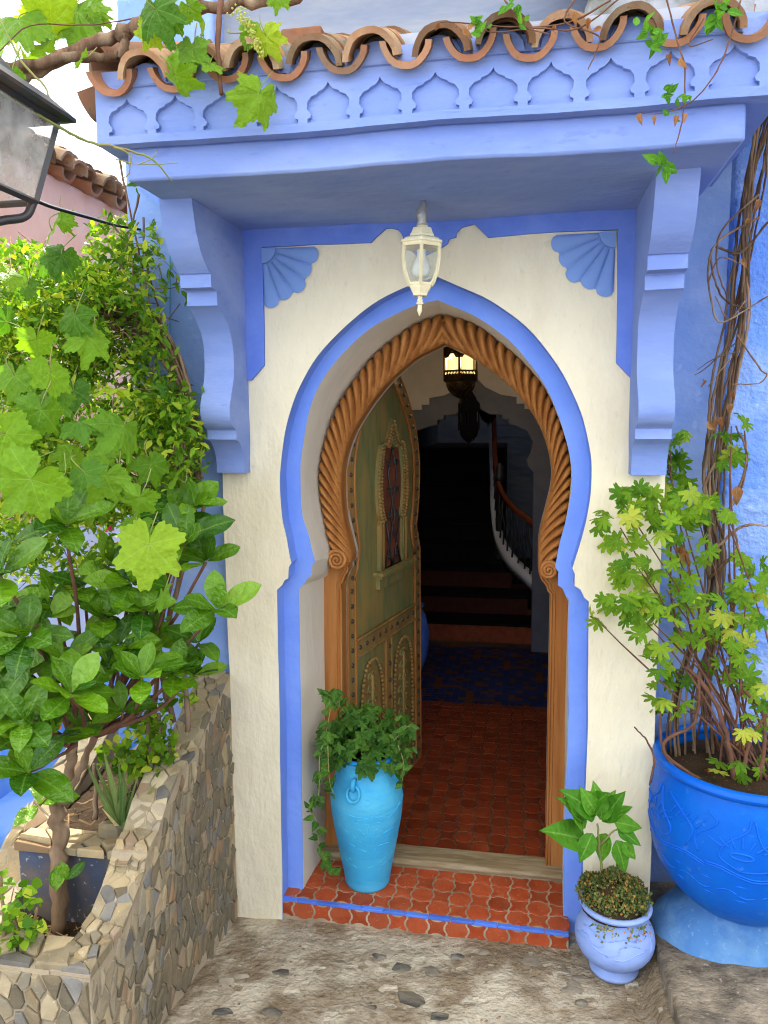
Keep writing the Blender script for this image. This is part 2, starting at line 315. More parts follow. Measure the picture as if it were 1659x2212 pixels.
def frame(pos, tip, nrm, s):
    """matrix: local y = tip direction, local z = nrm"""
    y = Vector(tip).normalized(); z = Vector(nrm); z = z-y*z.dot(y)
    z = z.normalized() if z.length > 1e-5 else y.orthogonal().normalized(); x = y.cross(z)
    sx, sy, sz = (s, s, s) if isinstance(s, (int, float)) else s
    p = Vector(pos)
    return Matrix(((x.x*sx, y.x*sy, z.x*sz, p.x), (x.y*sx, y.y*sy, z.y*sz, p.y), (x.z*sx, y.z*sy, z.z*sz, p.z), (0, 0, 0, 1)))
def rv(s=1.0): return Vector((random.gauss(0, s), random.gauss(0, s), random.gauss(0, s)))
# ================================================================== HOUSE
mI = lambda p: (587.6+p[0]*.1172, 1157.9+p[1]*.1172)
mR = lambda p: (1157.9+p[0]*.08593, 1192.5+p[1]*.08593)
c4 = lambda p: (553+p[0]*.46877, 553+p[1]*.46877)
def xz(pts, m, Y): return [(v.x, v.z) for v in (on_y(*m(p), Y) for p in pts)]
def outline(Y, impL, archL_i, archL_4, apex, archR_4, archR_i, impR, zb, narch=44):
    iL = xz(impL, mI, Y); iR = xz(impR, mR, Y)
    aL = [iL[-1]]+xz(archL_i, mI, Y)+xz(archL_4, c4, Y)+xz([apex], c4, Y)
    aR = xz([apex], c4, Y)+xz(archR_4, c4, Y)+xz(archR_i, mR, Y)+[iR[0]]
    legL = [(iL[0][0]-0.012, zb), iL[0]]; legR = [iR[-1], (iR[-1][0], zb)]
    sec = [resample(legL, 6)[:-1], iL[:-1], resample(smooth2(aL), narch)[:-1], resample(smooth2(aR), narch)[:-1], iR[:-1], resample(legR, 6)]
    return [p for s in sec for p in s], (5, 5+len(iL)-1, narch-1)
ZB = -0.16
OUT, IDX = outline(0.0, [(95,985),(190,900),(240,800),(305,770),(320,560),(370,480)], [(325,300),(275,0)],
    [(125,1210),(113,1060),(113,960),(125,840),(150,730),(190,620),(245,520),(310,430),(390,345),(470,275),(560,208),(640,162),(730,125)], (836,92),
    [(940,138),(1060,192),(1150,250),(1230,314),(1300,385),(1370,475),(1430,570),(1480,670),(1515,780),(1538,900),(1542,1000),(1538,1110),(1520,1220),(1490,1330)], [],
    [(930,400),(1000,560),(995,850),(1150,950),(1250,1150),(1365,1250)], ZB)
INN, _ = outline(0.08, [(500,955),(590,880),(640,790),(720,720),(740,545),(800,450)], [(740,230),(690,0)],
    [(215,1180),(207,1000),(215,880),(240,730),(290,600),(370,485),(450,400),(560,312),(680,247),(770,215)], (838,200),
    [(1000,270),(1130,360),(1250,480),(1340,610),(1405,760),(1445,920),(1452,1050),(1430,1200),(1400,1320)], [],
    [(490,380),(580,490),(575,830),(690,900),(780,1110),(850,1180)], ZB)
YW = 0.35
WOU, _ = outline(YW, [(955,1010),(960,760),(1025,720),(1030,640),(1080,520),(1110,400)], [(1110,200),(1045,0)],
    [(303,1100),(298,1000),(312,900),(360,740),(440,600),(560,450),(700,340),(790,295)], (865,270),
    [(1000,310),(1130,400),(1250,510),(1340,620),(1400,760),(1445,920),(1450,1050),(1428,1230)], [],
    [(490,400),(560,510),(560,830),(690,910),(800,1150),(800,1260)], ZB+.1)
WIN, _ = outline(YW, [(1285,1050),(1265,900),(1310,860),(1340,740),(1405,640),(1400,560)], [(1483,398)],
    [(425,1300),(400,1180),(394,1000),(430,850),(500,720),(600,590),(720,480),(800,435)], (865,403),
    [(1000,470),(1150,580),(1250,690),(1320,810),(1360,950),(1362,1050),(1340,1150),(1305,1300)], [],
    [(60,480),(130,690),(260,850),(280,960),(370,1050),(365,1250)], ZB+.1)
def strip(A, ya, B, yb):
    n = len(A); v = [(p[0], ya, p[1]) for p in A]+[(p[0], yb, p[1]) for p in B]
    return v, [(i, i+1, i+1+n, i+n) for i in range(n-1)]

house = empty('house', (-0.3, 0.2, 0), 'blue and white house with a horseshoe arch doorway under a tiled canopy', 'house')
XL, XR, ZS = -1.096, 0.470, 2.556
fac = [(XL, ZB), (XL, ZS+.02), (XR, ZS+.02), (XR, ZB)]+list(reversed(OUT))
MB().add(plate(fac, [], 0.0, 0.0012, back=False)).obj('facade_wall', 'white_plaster', house, hand=.10)
setp(bpy.data.objects['facade_wall'], 'cream white plaster wall around the arch')
m = MB().add(strip(OUT, 0.0, OUT, 0.08)).add(strip(OUT, 0.08, INN, 0.08))
m.obj('arch_band', 'band_blue', house, auto=25, hand=.2)
MB().add(strip(INN, 0.08, WOU, YW+.01)).obj('arch_reveal', 'reveal_plaster', house, auto=25, hand=.4)
# side walls of the house, left corner and return
MB().add(box(-1.46, XL, 0.05, 0.30, -1.2, 3.4)).obj('side_wall', 'wall_blue', house, bevel=.012, hand=.12)
MB().add(box(-1.452, -1.2, 0.31, 6.5, -1.2, 5.6)).obj('side_wall', 'wall_blue', house)
mm = MB()
mm.add(box(XR-.02, 0.70, 0.26, 0.5, -.2, 3.3)).add(box(XR-.02, XR-.004, .03, .30, -.2, 2.56))
mm.obj('side_wall', 'wall_blue', house)
MB().add(box(-1.44, 0.46, 0.16, 0.30, 2.5, 6.2)).add(box(.46, 3.0, .262, .40, 3.29, 6.2)).obj('upper_wall', 'pale_wall', house)
MB().add(box(-1.44, 0.55, 0.10, 0.158, 3.46, 3.52)).obj('upper_ledge', 'pale_wall', house, bevel=.01)
# blue raised border with its cut-out motif
mA = lambda p: (518.5+p[0]*.22918, 432.05+p[1]*.22918)
mB = lambda p: (933.2+p[0]*.28127, 449.3+p[1]*.28127)
YB = -0.012
ZT = ZS+.004
inner = xz([(100,1690),(218,1555),(212,1000),(197,448),(720,420),(1245,405),(1290,355),(1380,268),(1430,260),(1490,275),(1520,310),(1535,345),(1560,420)], mA, YB)
inner += [(v.x, v.z) for v in (on_y(905, 556, YB),)]
inner += xz([(45,315),(115,270),(135,228),(185,215),(190,180),(230,140),(330,115),(435,220),(950,190),(1430,172),(1424,670),(1418,1180),(1525,1290)], mB, YB)
xa, xb = -0.990, 0.352
poly = [(xa, inner[0][1])]+inner+[(xb, inner[-1][1]), (xb, ZT), (xa, ZT)]
MB().add(plate(poly, [], YB, 0.003)).obj('border', 'border_blue', house, bevel=.004, hand=.08)
setp(bpy.data.objects['border'], 'raised blue border with a lobed cut-out at its middle')
def shell(cx_, cz, sx):
    base = None
    n = 5; R1 = 0.198; R0 = 0.052
    rim_ = [(cx_+sx*R1*.955*math.cos(a), cz-R1*.955*math.sin(a)) for a in np.linspace(0.0, math.pi/2, 25)]
    p0 = MB()
    arc = [(cx_+sx*R0*math.cos(a), cz-R0*math.sin(a)) for a in np.linspace(0, math.pi/2, 9)]
    p0.add(plate([(cx_, cz)]+arc, [], YB-.004, 0.002)).add(plate([(cx_, cz)]+rim_, [], -.0035, 0.002)); hub = p0.obj('shell_ornament', 'shell_blue', house, bevel=.003)
    for k in range(n):
        a0, a1 = math.pi/2*k/n+.006, math.pi/2*(k+1)/n-.006; rows = 8; cols = 8; v = []; f = []
        for i in range(rows+1):
            s = i/rows
            for j in range(cols+1):
                t = j/cols; u = 2*t-1; rmax = R1*(0.90+0.10*math.sqrt(max(0, 1-u*u*.98)))*(1+.05*(k % 2 == 0)); r = (R0+.004)+(rmax-R0-.004)*s
                a = a0+(a1-a0)*t; h = .011*(1-u*u)**.35*(0.35+.65*math.sin(math.pi*min(1, s*1.02))**.4)+.003
                v.append((cx_+sx*r*math.cos(a), -h, cz-r*math.sin(a)))
        for i in range(rows):
            for j in range(cols): q = i*(cols+1)+j; f.append((q, q+1, q+cols+2, q+cols+1))
        me = mdata('petal', v, f, 'shell_blue', True); link('petal', me, hub)
sl = on_y(566, 537, 0); sr = on_y(1331, 500, 0)
shell(sl.x+.002, sl.z-.002, 1); shell(sr.x-.002, sr.z-.002, -1)
# ---- canopy: soffit, fascia, frieze with ogee niches
YF, YZ = -0.612, -0.652
canopy = MB().add(box(-1.092, 0.524, YF, 0.158, ZS, 2.645)).obj('canopy', 'canopy_blue', house, bevel=.008, hand=.09)
setp(canopy, 'projecting blue plaster canopy with a niche frieze and clay tile edge')
ogee = [(-.5,0),(-.5,.10),(-.43,.13),(-.41,.21),(-.50,.36),(-.49,.53),(-.40,.66),(-.27,.71),(-.24,.765),(-.12,.82),(-.04,.91)]
ogee = ogee+[(0,1.0)]+[(-a, b) for a, b in reversed(ogee)]
xs = [on_y(x, y, YZ).x for x, y in ((280,280),(382,275),(487,270),(600,265),(710,250),(823,240),(942,230),(1065,222),(1187,212),(1315,205),(1447,192),(1588,180))]
ZF0, ZF1 = 2.642, 2.83
holes = []
for i, x in enumerate(xs):
    wv = 0.115+random.uniform(-.005, .005); hv = 0.097+random.uniform(-.004, .004)
    holes.append([(x+a*wv+random.uniform(-.001, .001), ZF0+.022+b*hv) for a, b in ogee])
fr = MB().add(plate([(-1.158, ZF0), (0.60, ZF0), (0.60, ZF1), (-1.158, ZF1)], holes, YZ, YZ+.015, back=False))
fr.add(box(-1.157, 0.599, YZ+.0135, 0.10, ZF0+.001, ZF1-.001)).obj('frieze', 'canopy_blue', canopy, hand=.08, bevel=.002)
MB().add(box(-1.10, 0.53, YZ+.05, 0.12, ZF1-.01, ZF1+.05)).obj('mortar_bed', 'mossy_mortar', canopy)
# ---- corbels
prof = [(-0.425,2.57),(-0.42,2.54),(-0.414,2.515),(-0.397,2.459),(-0.363,2.405),(-0.309,2.361),(-0.300,2.360),(-0.302,2.317),(-0.264,2.313),(-0.258,2.308),(-0.258,2.266),(-0.244,2.262),(-0.215,2.245),(-0.183,2.218),(-0.160,2.192),(-0.146,2.165),(-0.137,2.135),(-0.134,2.10),(-0.139,2.05),(-0.155,2.008),(-0.172,1.975),(-0.186,1.945),(-0.190,1.915),(-0.183,1.893),(-0.165,1.873),(-0.140,1.861),(-0.134,1.857),(-0.136,1.825),(-0.112,1.816),(-0.090,1.798),(-0.075,1.772),(-0.065,1.740),(-0.062,1.703)]
pl = smooth2(prof[:6], 5)+prof[6:12]+smooth2(prof[11:26], 3)[1:]+prof[26:]
for a, b in ((-1.094, -0.988), (0.350, 0.462)):
    MB().add(plate(pl+[(0.03, 1.703), (0.03, 2.57)], [], a, b, fn=lambda p, q, y: (y, p, q))).obj('corbel', 'canopy_blue', house, bevel=.006, auto=30, hand=.07)
    # thin deep-blue triangular plate on the wall left of the left corbel
MB().add(plate([(v.x, v.z) for v in (on_y(300, 405, .046), on_y(372, 405, .046), on_y(372, 472, .046))], [], .046, .052)).obj('blue_corner_plate', 'band_blue', house)
# ---- clay roof tiles
def barrel(r0, r1, Ln, th=.011, up=True, n=12, arc=math.pi*.97):
    v = []; f = []; R = 7
    for i in range(R):
        t = i/(R-1); r = r0+(r1-r0)*t
        for rr in (r, r-th):
            for k in range(n+1):
                a = (math.pi-arc)/2+arc*k/n; s = 1 if up else -1
                wob = 1+.012*math.sin(k*1.7+i)
                v.append((rr*wob*math.cos(a), Ln*t, s*rr*wob*math.sin(a)))
    w_ = n+1
    for i in range(R-1):
        for k in range(n):
            a = i*2*w_+k; b = (i+1)*2*w_+k; f.append((a, a+1, b+1, b)); f.append((a+w_, b+w_, b+w_+1, a+w_+1))
        for k in (0, n): a = i*2*w_+k; b = (i+1)*2*w_+k; f.append((a, b, b+w_, a+w_))
    for i in (0, R-1):
        for k in range(n): a = i*2*w_+k; f.append((a, a+w_, a+w_+1, a+1))
    return v, f
tcov = mdata('cover_tile', *barrel(.071, .062, .33, th=.015, up=True), 'roof_clay_aged', True)
tpan = mdata('pan_tile', *barrel(.062, .058, .34, th=.015, up=False), 'roof_clay', True)
for me in (tcov, tpan):
    try: me.set_sharp_from_angle(angle=math.radians(40))
    except Exception: pass
def tilt(pos, ang, yaw=0.0, roll=0.0, s=1.0):
    return Matrix.Translation(pos) @ Matrix.Rotation(yaw, 4, 'Z') @ Matrix.Rotation(ang, 4, 'X') @ Matrix.Rotation(roll, 4, 'Y') @ Matrix.Scale(s, 4)
SL = math.radians(26)
tx = [on_y(x, y, -0.69).x for x, y in ((245,215),(370,208),(490,198),(615,188),(740,180),(877,168),(1015,158),(1150,142),(1290,128),(1455,105),(1625,100))]
random.seed(3)
for i, x in enumerate(tx):
    for r in range(2):
        link('pan_tile', tpan, canopy, tilt((x+random.uniform(-.006, .006), -0.705+r*.24+random.uniform(-.012, .012), 2.818+r*.24*math.tan(SL)+random.uniform(-.006, .006)), SL*.9, random.uniform(-.05, .05), random.uniform(-.08, .08), 1.05))
    if i < len(tx)-1:
        xm = (x+tx[i+1])/2
        MB().add(plate([(xm-.075, 2.785)]+[(xm-.058*math.cos(t), 2.79+.052*math.sin(t)) for t in np.linspace(0, math.pi, 10)]+[(xm+.075, 2.785)], [], YZ-.012, YZ+.05)).obj('tile_fill', 'canopy_blue', canopy, bevel=.004)
        for r in range(4):
            link('cover_tile', tcov, canopy, tilt((xm+random.uniform(-.012, .012)+r*.006, -0.700+r*.085+random.uniform(-.02, .02), 2.778+r*.036+random.uniform(-.004, .006)), SL*.95, random.uniform(-.10, .10), random.uniform(-.10, .10), 1.02-.02*r))
# tiles turning round the left end
for k, yy in enumerate((-.58, -.42, -.26, -.10)):
    link('pan_tile', tpan, canopy, tilt((-1.22, yy, 2.80), math.radians(14), -math.pi/2, 0.1, 1.1))
    link('cover_tile', tcov, canopy, tilt((-1.20, yy+.08, 2.81), math.radians(14), -math.pi/2, 0, 1.05))
# hip cover tiles, climbing from the left corner to the wall
for k in range(4):
    link('cover_tile', tpan, canopy, Matrix.Translation((-1.17+.13*k, -.60+.16*k, 2.865+.055*k)) @ Matrix.Rotation(math.radians(-38), 4, 'Z') @ Matrix.Rotation(math.radians(14), 4, 'X') @ Matrix.Rotation(math.pi, 4, 'Y') @ Matrix.Scale(1.15, 4))
lp = on_y(185, 200, -.62)
# small clay coping on the upper ledge
a, b = on_y(606, 62, 0.02), on_y(694, 84, 0.02)
MB().add(box(a.x, b.x, 0.02, 0.17, b.z-.035, a.z)).obj('coping_brick', 'roof_clay', house, bevel=.006)
MB().add(box(a.x-.02, b.x+.03, 0.012, 0.17, b.z-.14, b.z-.034)).obj('coping_ledge', 'pale_wall', house, bevel=.01)

# ---- wooden door frame, carved rope
iA = IDX[1]; NA = IDX[2]           # start of left arch section; points per side
frame_ = MB().add(strip(WOU, YW, WIN, YW)).add(strip(WIN, YW, WIN, YW+.085)).add(strip(WOU, YW, WOU, YW+.085)).obj('door_frame', 'jamb_wood', house, auto=30)
setp(frame_, 'orange brown wooden frame with carved rope arch and scroll ends')
def mould(off, r, name):   # moulding lines running up each jamb beside the opening
    for side in (0, 1):
        rngp = range(0, iA+1) if side == 0 else range(len(WIN)-1-iA, len(WIN))
        pts = []
        for i in rngp:
            a = Vector((WIN[i][0], 0, WIN[i][1])); b = Vector((WOU[i][0], 0, WOU[i][1])); d = (b-a); d = d.normalized()
            pts.append((a.x+d.x*off, YW, a.z+d.z*off))
        MB().add(tube(pts, r, 6)).obj(name, 'jamb_wood', frame_, smooth=True)
mould(.004, .0055, 'moulding'); mould(.017, .004, 'moulding')
def rope(side):
    n = 26; per = 13; L_ = n*per; W_ = 16
    if side < 0: o = [WOU[i] for i in range(iA, iA+NA+1)]; q = [WIN[i] for i in range(iA, iA+NA+1)]
    else: o = [WOU[i] for i in range(len(WOU)-1-iA, iA+NA-1, -1)]; q = [WIN[i] for i in range(len(WIN)-1-iA, iA+NA-1, -1)]
    o = resample(o, L_+1); q = resample(q, L_+1); v = []; f = []
    for i in range(L_+1):
        s = i/L_
        for j in range(W_+1):
            t = j/W_
            ph = (s*n + 1.8*t**2.3) % 1.0
            lob = (1-abs(2*ph-1)**2.6)**.6
            scal = -0.030*(lob-.72)*(1-t)**4
            a = Vector((o[i][0], o[i][1])); b = Vector((q[i][0], q[i][1]))
            p = a.lerp(b, t); out_ = (a-b).normalized(); p = p - out_*scal
            bulge = math.sin(math.pi*min(1, max(0, .06+.94*t)))**.6
            pf = math.sin(math.pi/2*min(1, (t+.02)/.32))**.55 if t < .30 else .20+.80*math.cos(math.pi/2*(t-.30)/.70)**.8
            h = .006+.058*pf*(.12+.88*lob) if 0 < j < W_ else 0.0
            v.append((p.x, YW-h, p.y))
    for i in range(L_):
        for j in range(W_): k = i*(W_+1)+j; f.append((k, k+1, k+W_+2, k+W_+1))
    ob = MB().add((v, f)).obj('rope_carving', 'carved_wood', frame_, smooth=True)
    # spiral scroll at the foot of the rope
    c = Vector((o[4][0]*.56+q[4][0]*.44, 0, o[4][1]-.012)); r0 = (Vector(o[4])-Vector(q[4])).length*.5
    sp = []; rr = []
    for k in range(70):
        th = k/69*2.6*2*math.pi; rad = r0*.98*(1-k/69*.93); ang = math.pi*.5-side*(-1)*th*-1
        sp.append((c.x+side*math.cos(th+.5)*rad, YW-.060-.010*(k/69), c.z+math.sin(th+.5)*rad)); rr.append(.0085-.0035*k/69)
    MB().add(tube(sp, rr, 8)).add(lathe([(r0*.98, 0), (r0*.98, .045), (r0*.9, .056), (.001, .064)], 28), Matrix.Translation((c.x, YW, c.z)) @ Matrix.Rotation(math.pi/2, 4, 'X')).obj('scroll', 'carved_wood', frame_, auto=60)
rope(-1); rope(1)
MB().add(box(WOU[0][0]-.02, WOU[-1][0]+.03, .295, .41, 0.0, .052)).add(tube([(WOU[0][0]-.02, .297, .038), (WOU[-1][0]+.03, .297, .038)], .014, 8)).obj('threshold', 'old_wood', house, bevel=.006)
# ---- door leaf, swung inwards
HX, HY, DA = -0.735, 0.455, math.radians(77.0)
DM = Matrix.Translation((HX, HY, 0)) @ Matrix.Rotation(DA, 4, 'Z')
DMi = DM.inverted()
def duz(x, y):
    """photo point -> (u, z) on the door's outer face"""
    r = Vector(ray(x, y)); c = DMi @ Vector(CAM); d = DMi.to_3x3() @ r; t = -c.y/d.y; p = c+d*t; return (p.x, p.z)
lz = 0.045
ax = 0.43
half = [WIN[i] for i in range(0, iA+NA+1)]
xm0 = half[-1][0]
def leafshape(grow):
    h = [(ax-(xm0-p[0])*1.02-grow*.0, p[1]) for p in half if p[1] > lz+.02]
    h = [(h[0][0], lz)]+h
    # inset / grow along local normal
    res = []
    for i, p in enumerate(h):
        a = Vector(h[max(0, i-1)]); b = Vector(h[min(len(h)-1, i+1)]); t = (b-a).normalized(); nn = Vector((-t.y, t.x))
        res.append((min(ax, p[0]+nn.x*grow) if i < len(h)-1 else ax, p[1]+nn.y*grow if i < len(h)-1 else p[1]+grow*1.25))
    res[0] = (res[0][0], lz-grow)
    return res+[(2*ax-a, b) for a, b in reversed(res[:-1])]
shape = leafshape(.012)
door = MB().add(plate(shape, [], 0.0, .05)).obj('door', 'door_green', None, bevel=.003)
door.matrix_basis = DM; attach(door, house)
setp(door, 'olive green wooden door leaf with iron studs and a pointed grille, standing open')
def dlink(name, mb, m, parent=door, **k):
    """door-local geometry as a child of the door"""
    me = mdata(name, mb.v, mb.f, m, k.get('smooth', False))
    if k.get('auto'):
        bm = bmesh.new(); bm.from_mesh(me); bmesh.ops.remove_doubles(bm, verts=bm.verts, dist=1e-5); bmesh.ops.recalc_face_normals(bm, faces=bm.faces); bm.to_mesh(me); bm.free()
        for p in me.polygons: p.use_smooth = True
        try: me.set_sharp_from_angle(angle=math.radians(k['auto']))
        except Exception: pass
    o = bpy.data.objects.new(name, me); COL.objects.link(o); o.parent = parent
    if 'M' in k: o.matrix_basis = k['M']
    return o
ring_in = leafshape(-.062)
v = [(p[0], -.010, p[1]) for p in shape]+[(p[0], -.010, p[1]) for p in ring_in]; n_ = len(shape)
f = [(i, (i+1) % n_, (i+1) % n_+n_, i+n_) for i in range(n_)]
v += [(p[0], 0.001, p[1]) for p in ring_in]; f += [(i+n_, (i+1) % n_+n_, (i+1) % n_+2*n_, i+2*n_) for i in range(n_)]
v += [(p[0], 0.001, p[1]) for p in shape]; f += [(i, (i+1) % n_, (i+1) % n_+3*n_, i+3*n_) for i in range(n_)]
mb = MB(); mb.v = [Vector(q) for q in v]; mb.f = f; dlink('border_frame', mb, 'door_brown')
mb = MB(); mb.add(tube([(p[0], -.008, p[1]) for p in leafshape(-.068)], .008, 6, closed=True)); dlink('inner_moulding', mb, 'jamb_wood', smooth=True)
mb = MB(); mb.add(tube([(p[0], -.008, p[1]) for p in leafshape(.006)], .006, 6, closed=True)); dlink('edge_moulding', mb, 'jamb_wood', smooth=True)
mb = MB(); mb.add(plate([(p[0], p[1]) for p in leafshape(.0125)], [leafshape(.008)], .0, .052)); dlink('edge_wood', mb, 'jamb_wood')
stud = mdata('stud', *lathe([(.0105, 0), (.010, .004), (.006, .008), (.0005, .0095)], 10), 'stud_iron', True)
SR = Matrix.Rotation(math.pi/2, 4, 'X')
cl_ = leafshape(-.030); acc = 0.0; nxt = .02
def addstud(u, z): dlink('stud', None, None) if False else None
def studat(u, z, y=-.010):
    o = bpy.data.objects.new('stud', stud); COL.objects.link(o); o.parent = door; o.matrix_basis = Matrix.Translation((u, y, z)) @ SR
for a, b in zip(cl_, cl_[1:]+cl_[:1]):
    a = Vector(a); b = Vector(b); Ls = (b-a).length
    while nxt <= acc+Ls:
        p = a.lerp(b, (nxt-acc)/Ls); studat(p.x, p.y); nxt += .066
    acc += Ls
mD = lambda p: (725.8+p[0]*.27333, 743.1+p[1]*.27333); mE = lambda p: (708.6+p[0]*.19536, 1209.7+p[1]*.19536)
zr1 = sum(duz(*mE(p))[1] for p in ((370, 790), (970, 510)))/2; zr0 = sum(duz(*mE(p))[1] for p in ((370, 970), (970, 680)))/2
u0, u1 = .075, .785
mb = MB().add(box(u0, u1, -.011, .001, zr0, zr1)).add(tube([(u0, -.012, zr1), (u1, -.012, zr1)], .008, 6)).add(tube([(u0, -.012, zr0), (u1, -.012, zr0)], .006, 6)); dlink('rail', mb, 'door_brown')
for k in range(10): studat(u0+.03+(u1-u0-.06)*k/9, (zr0+zr1)/2, -.011)
mb = MB().add(box(ax-.035, ax+.035, -.0105, .001, lz+.06, zr0)).add(tube([(ax-.035, -.011, lz+.06), (ax-.035, -.011, zr0)], .006, 6)).add(tube([(ax+.035, -.011, lz+.06), (ax+.035, -.011, zr0)], .006, 6)); dlink('mullion', mb, 'door_brown')
for k in range(8): studat(ax+.012, zr0-.05-k*.085, -.0105)
def pointed(cx_, w_, z0, zs, zt, n=14):
    """pointed arch outline, open at the bottom"""
    L_ = [(cx_-w_, z0)]+[(cx_-w_*math.cos(t*math.pi/2)**.8, zs+(zt-zs)*math.sin(t*math.pi/2)**.9) for t in np.linspace(0, 1, n)]
    return L_+[(2*cx_-a, b) for a, b in reversed(L_[:-1])]
# lower carved panels: bead arch plus leafy relief
bead = MB().add(lathe([(.0006, -.010), (.007, -.007), (.0095, 0), (.007, .007), (.0006, .010)], 8))
for c in ((u0+ax-.035)/2+.0, (u1+ax+.035)/2):
    P = pointed(c, .125, lz+.10, zr0-.33, zr0-.055); rs_ = resample(P, 62); mb = MB()
    for q in rs_:
        mb.add((bead.v, bead.f), Matrix.Translation((q[0], -.012, q[1])) @ Matrix.Rotation(.6, 4, 'Y'))
    par = dlink('bead_arch', mb, 'door_brown', smooth=True)
    mb = MB(); P2 = pointed(c, .105, lz+.10, zr0-.33, zr0-.085)
    mb.add(plate(P2, [], -.006, .001)); dlink('carved_panel', mb, 'door_brown')
    mb = MB(); random.seed(5)
    for k in range(9):
        z = lz+.16+k*.062
        wv = .075*(1-max(0, (k-5)/5))
        for sgn in (-1, 1):
            cc = []
            for t in range(15):
                th = t/14*2.2*math.pi; rr_ = .030*(1-t/17); cc.append((c+sgn*(wv*.5+rr_*math.cos(th)*1.0), -.008, z+rr_*math.sin(th)))
            mb.add(tube(cc, [.0065-.0003*t for t in range(15)], 5))
            mb.add(lathe([(.001, -.008), (.012, 0), (.001, .006)], 8), Matrix.Translation((c+sgn*wv*.55, -.006, z)) @ SR)
    mb.add(tube([(c, -.008, lz+.12), (c, -.010, zr0-.13)], .008, 6)); dlink('leaf_carving', mb, 'door_green', smooth=True)
# grille window
wl = [duz(*mD(p)) for p in ((365,1760),(372,1400),(370,1000),(400,850),(435,740))]; wr = [duz(*mD(p)) for p in ((500,1730),(495,1370),(512,1200),(480,950))]
zb_, zt_ = (wl[0][1]+wr[0][1])/2, wl[4][1]; zi = (wl[1][1]+wr[1][1])/2
uc = (wl[0][0]+wr[0][0])/2; hw = abs(wr[0][0]-wl[0][0])/2
def winshape(g):
    L_ = [(uc-hw-g, zb_), (uc-hw-g, zi-.01), (uc-hw*.8-g, zi+.01), (uc-hw*1.05-g, zi+.06), (uc-hw*1.18-g, zi+.16), (uc-hw*1.1-g, zi+.26), (uc-hw*.8-g*.9, zi+.36), (uc-hw*.35-g*.6, zt_-.05+g*.6), (uc, zt_+g*1.6)]
    L_ = L_[:2]+smooth2(L_[2:], 5); return L_+[(2*uc-a, b) for a, b in reversed(L_[:-1])]
mb = MB().add(plate(winshape(0), [], -.003, .001)); wp = dlink('window_back', mb, 'brick_dark')
setp(wp, 'brick red panel behind the iron grille')
mb = MB().add(plate(winshape(.058), [winshape(0.004)], -.016, .001)); dlink('window_surround', mb, 'door_green')
for g, r_ in ((.050, .009), (.016, .006)):
    W2 = winshape(g); arc = [p for p in W2 if p[1] > zi]
    mb = MB(); rs_ = resample(arc, 64)
    for i, q in enumerate(rs_): mb.add((bead.v, bead.f), Matrix.Translation((q[0], -.018, q[1])) @ Matrix.Rotation(.8 if i < 32 else -.8, 4, 'Y') @ Matrix.Scale(r_/.008, 4))
    dlink('rope_arch', mb, 'door_brown', smooth=True)
    for sg in (-1, 1):
        mb = MB().add(tube([(uc+sg*(hw+g), -.015, zb_), (uc+sg*(hw+g), -.015, zi)], r_, 6)); dlink('colonnette', mb, 'door_brown', smooth=True)
mb = MB()
for sg in (-1, 1):
    mb.add(tube([(uc+sg*hw*.9, -.012, zb_), (uc-sg*hw*.25, -.012, zi+.02), (uc+sg*hw*.5, -.012, zi+.22), (uc, -.012, zt_-.05)], .0045, 6))
    mb.add(tube([(uc+sg*hw*.1, -.012, zb_), (uc+sg*hw*.75, -.012, zi)], .0045, 6))
    for z in (zb_+.05, zi+.02, zi+.14, zi+.27):
        cc = [(uc+sg*(hw*.42+.022*(1-t/16)*math.cos(t*.55)), -.014, z+.022*(1-t/16)*math.sin(t*.55)) for t in range(14)]; mb.add(tube(cc, .004, 5))
dlink('grille', mb, 'iron', smooth=True)
mb = MB()
for k, (g, z0_, z1_, d) in enumerate(((.105, zb_-.016, zb_, .050), (.09, zb_-.034, zb_-.017, .036), (.075, zb_-.085, zb_-.035, .020))):
    mb.add(box(uc-hw-g, uc+hw+g, -d, .001, z0_, z1_))
dlink('window_sill', mb, 'door_green')
mb = MB()
for z0_ in (1.06, .62, .22):
    mb.add(box(-.022, -.014, .004, .045, z0_, z0_+.125))
dlink('hinge', mb, 'iron')
# ---- doorstep with interlocking clay tiles
STZ = 0.016
step = MB().add(box(-.925, .205, -.022, .40, -.20, STZ-.004)).obj('doorstep', 'grout', house, bevel=.004)
setp(step, 'low doorstep paved with interlocking terracotta tiles and a blue edge line')
def starTile(p, conv, h=.006, gap=.0072, m='terracotta'):
    e = [(0, 0), (.10, -.015), (.18, .005), (.26, .07), (.38, .115), (.5, .12), (.62, .115), (.74, .07), (.82, .005), (.90, -.015)]; pts = []
    for k in range(4):
        a = k*math.pi/2; dx, dy = math.cos(a), math.sin(a); nx_, ny_ = dy, -dx
        c0 = (-.5*dx+.5*nx_, -.5*dy+.5*ny_)
        for t, o in e:
            o = o if conv else -o; pts.append((c0[0]+dx*t+nx_*o, c0[1]+dy*t+ny_*o))
    def sc(g): return [(x*p*(1-g/p*2), y*p*(1-g/p*2)) for x, y in pts]
    A = sc(gap*.5+.0006); B = sc(gap*.5+.0022); n = len(A)
    v = [(x, y, -h) for x, y in A]+[(x, y, -.0012) for x, y in A]+[(x, y, 0) for x, y in B]+[(0, 0, .0004)]
    f = [(i, (i+1) % n, n+(i+1) % n, n+i) for i in range(n)]+[(n+i, n+(i+1) % n, 2*n+(i+1) % n, 2*n+i) for i in range(n)]+[(2*n+i, 2*n+(i+1) % n, 3*n) for i in range(n)]
    return mdata('tile', v, f, m)
TP = .0755
tA, tB = starTile(TP, True), starTile(TP, False); fA, fB = starTile(TP, True, m='floor_terracotta'), starTile(TP, False, m='floor_terracotta')
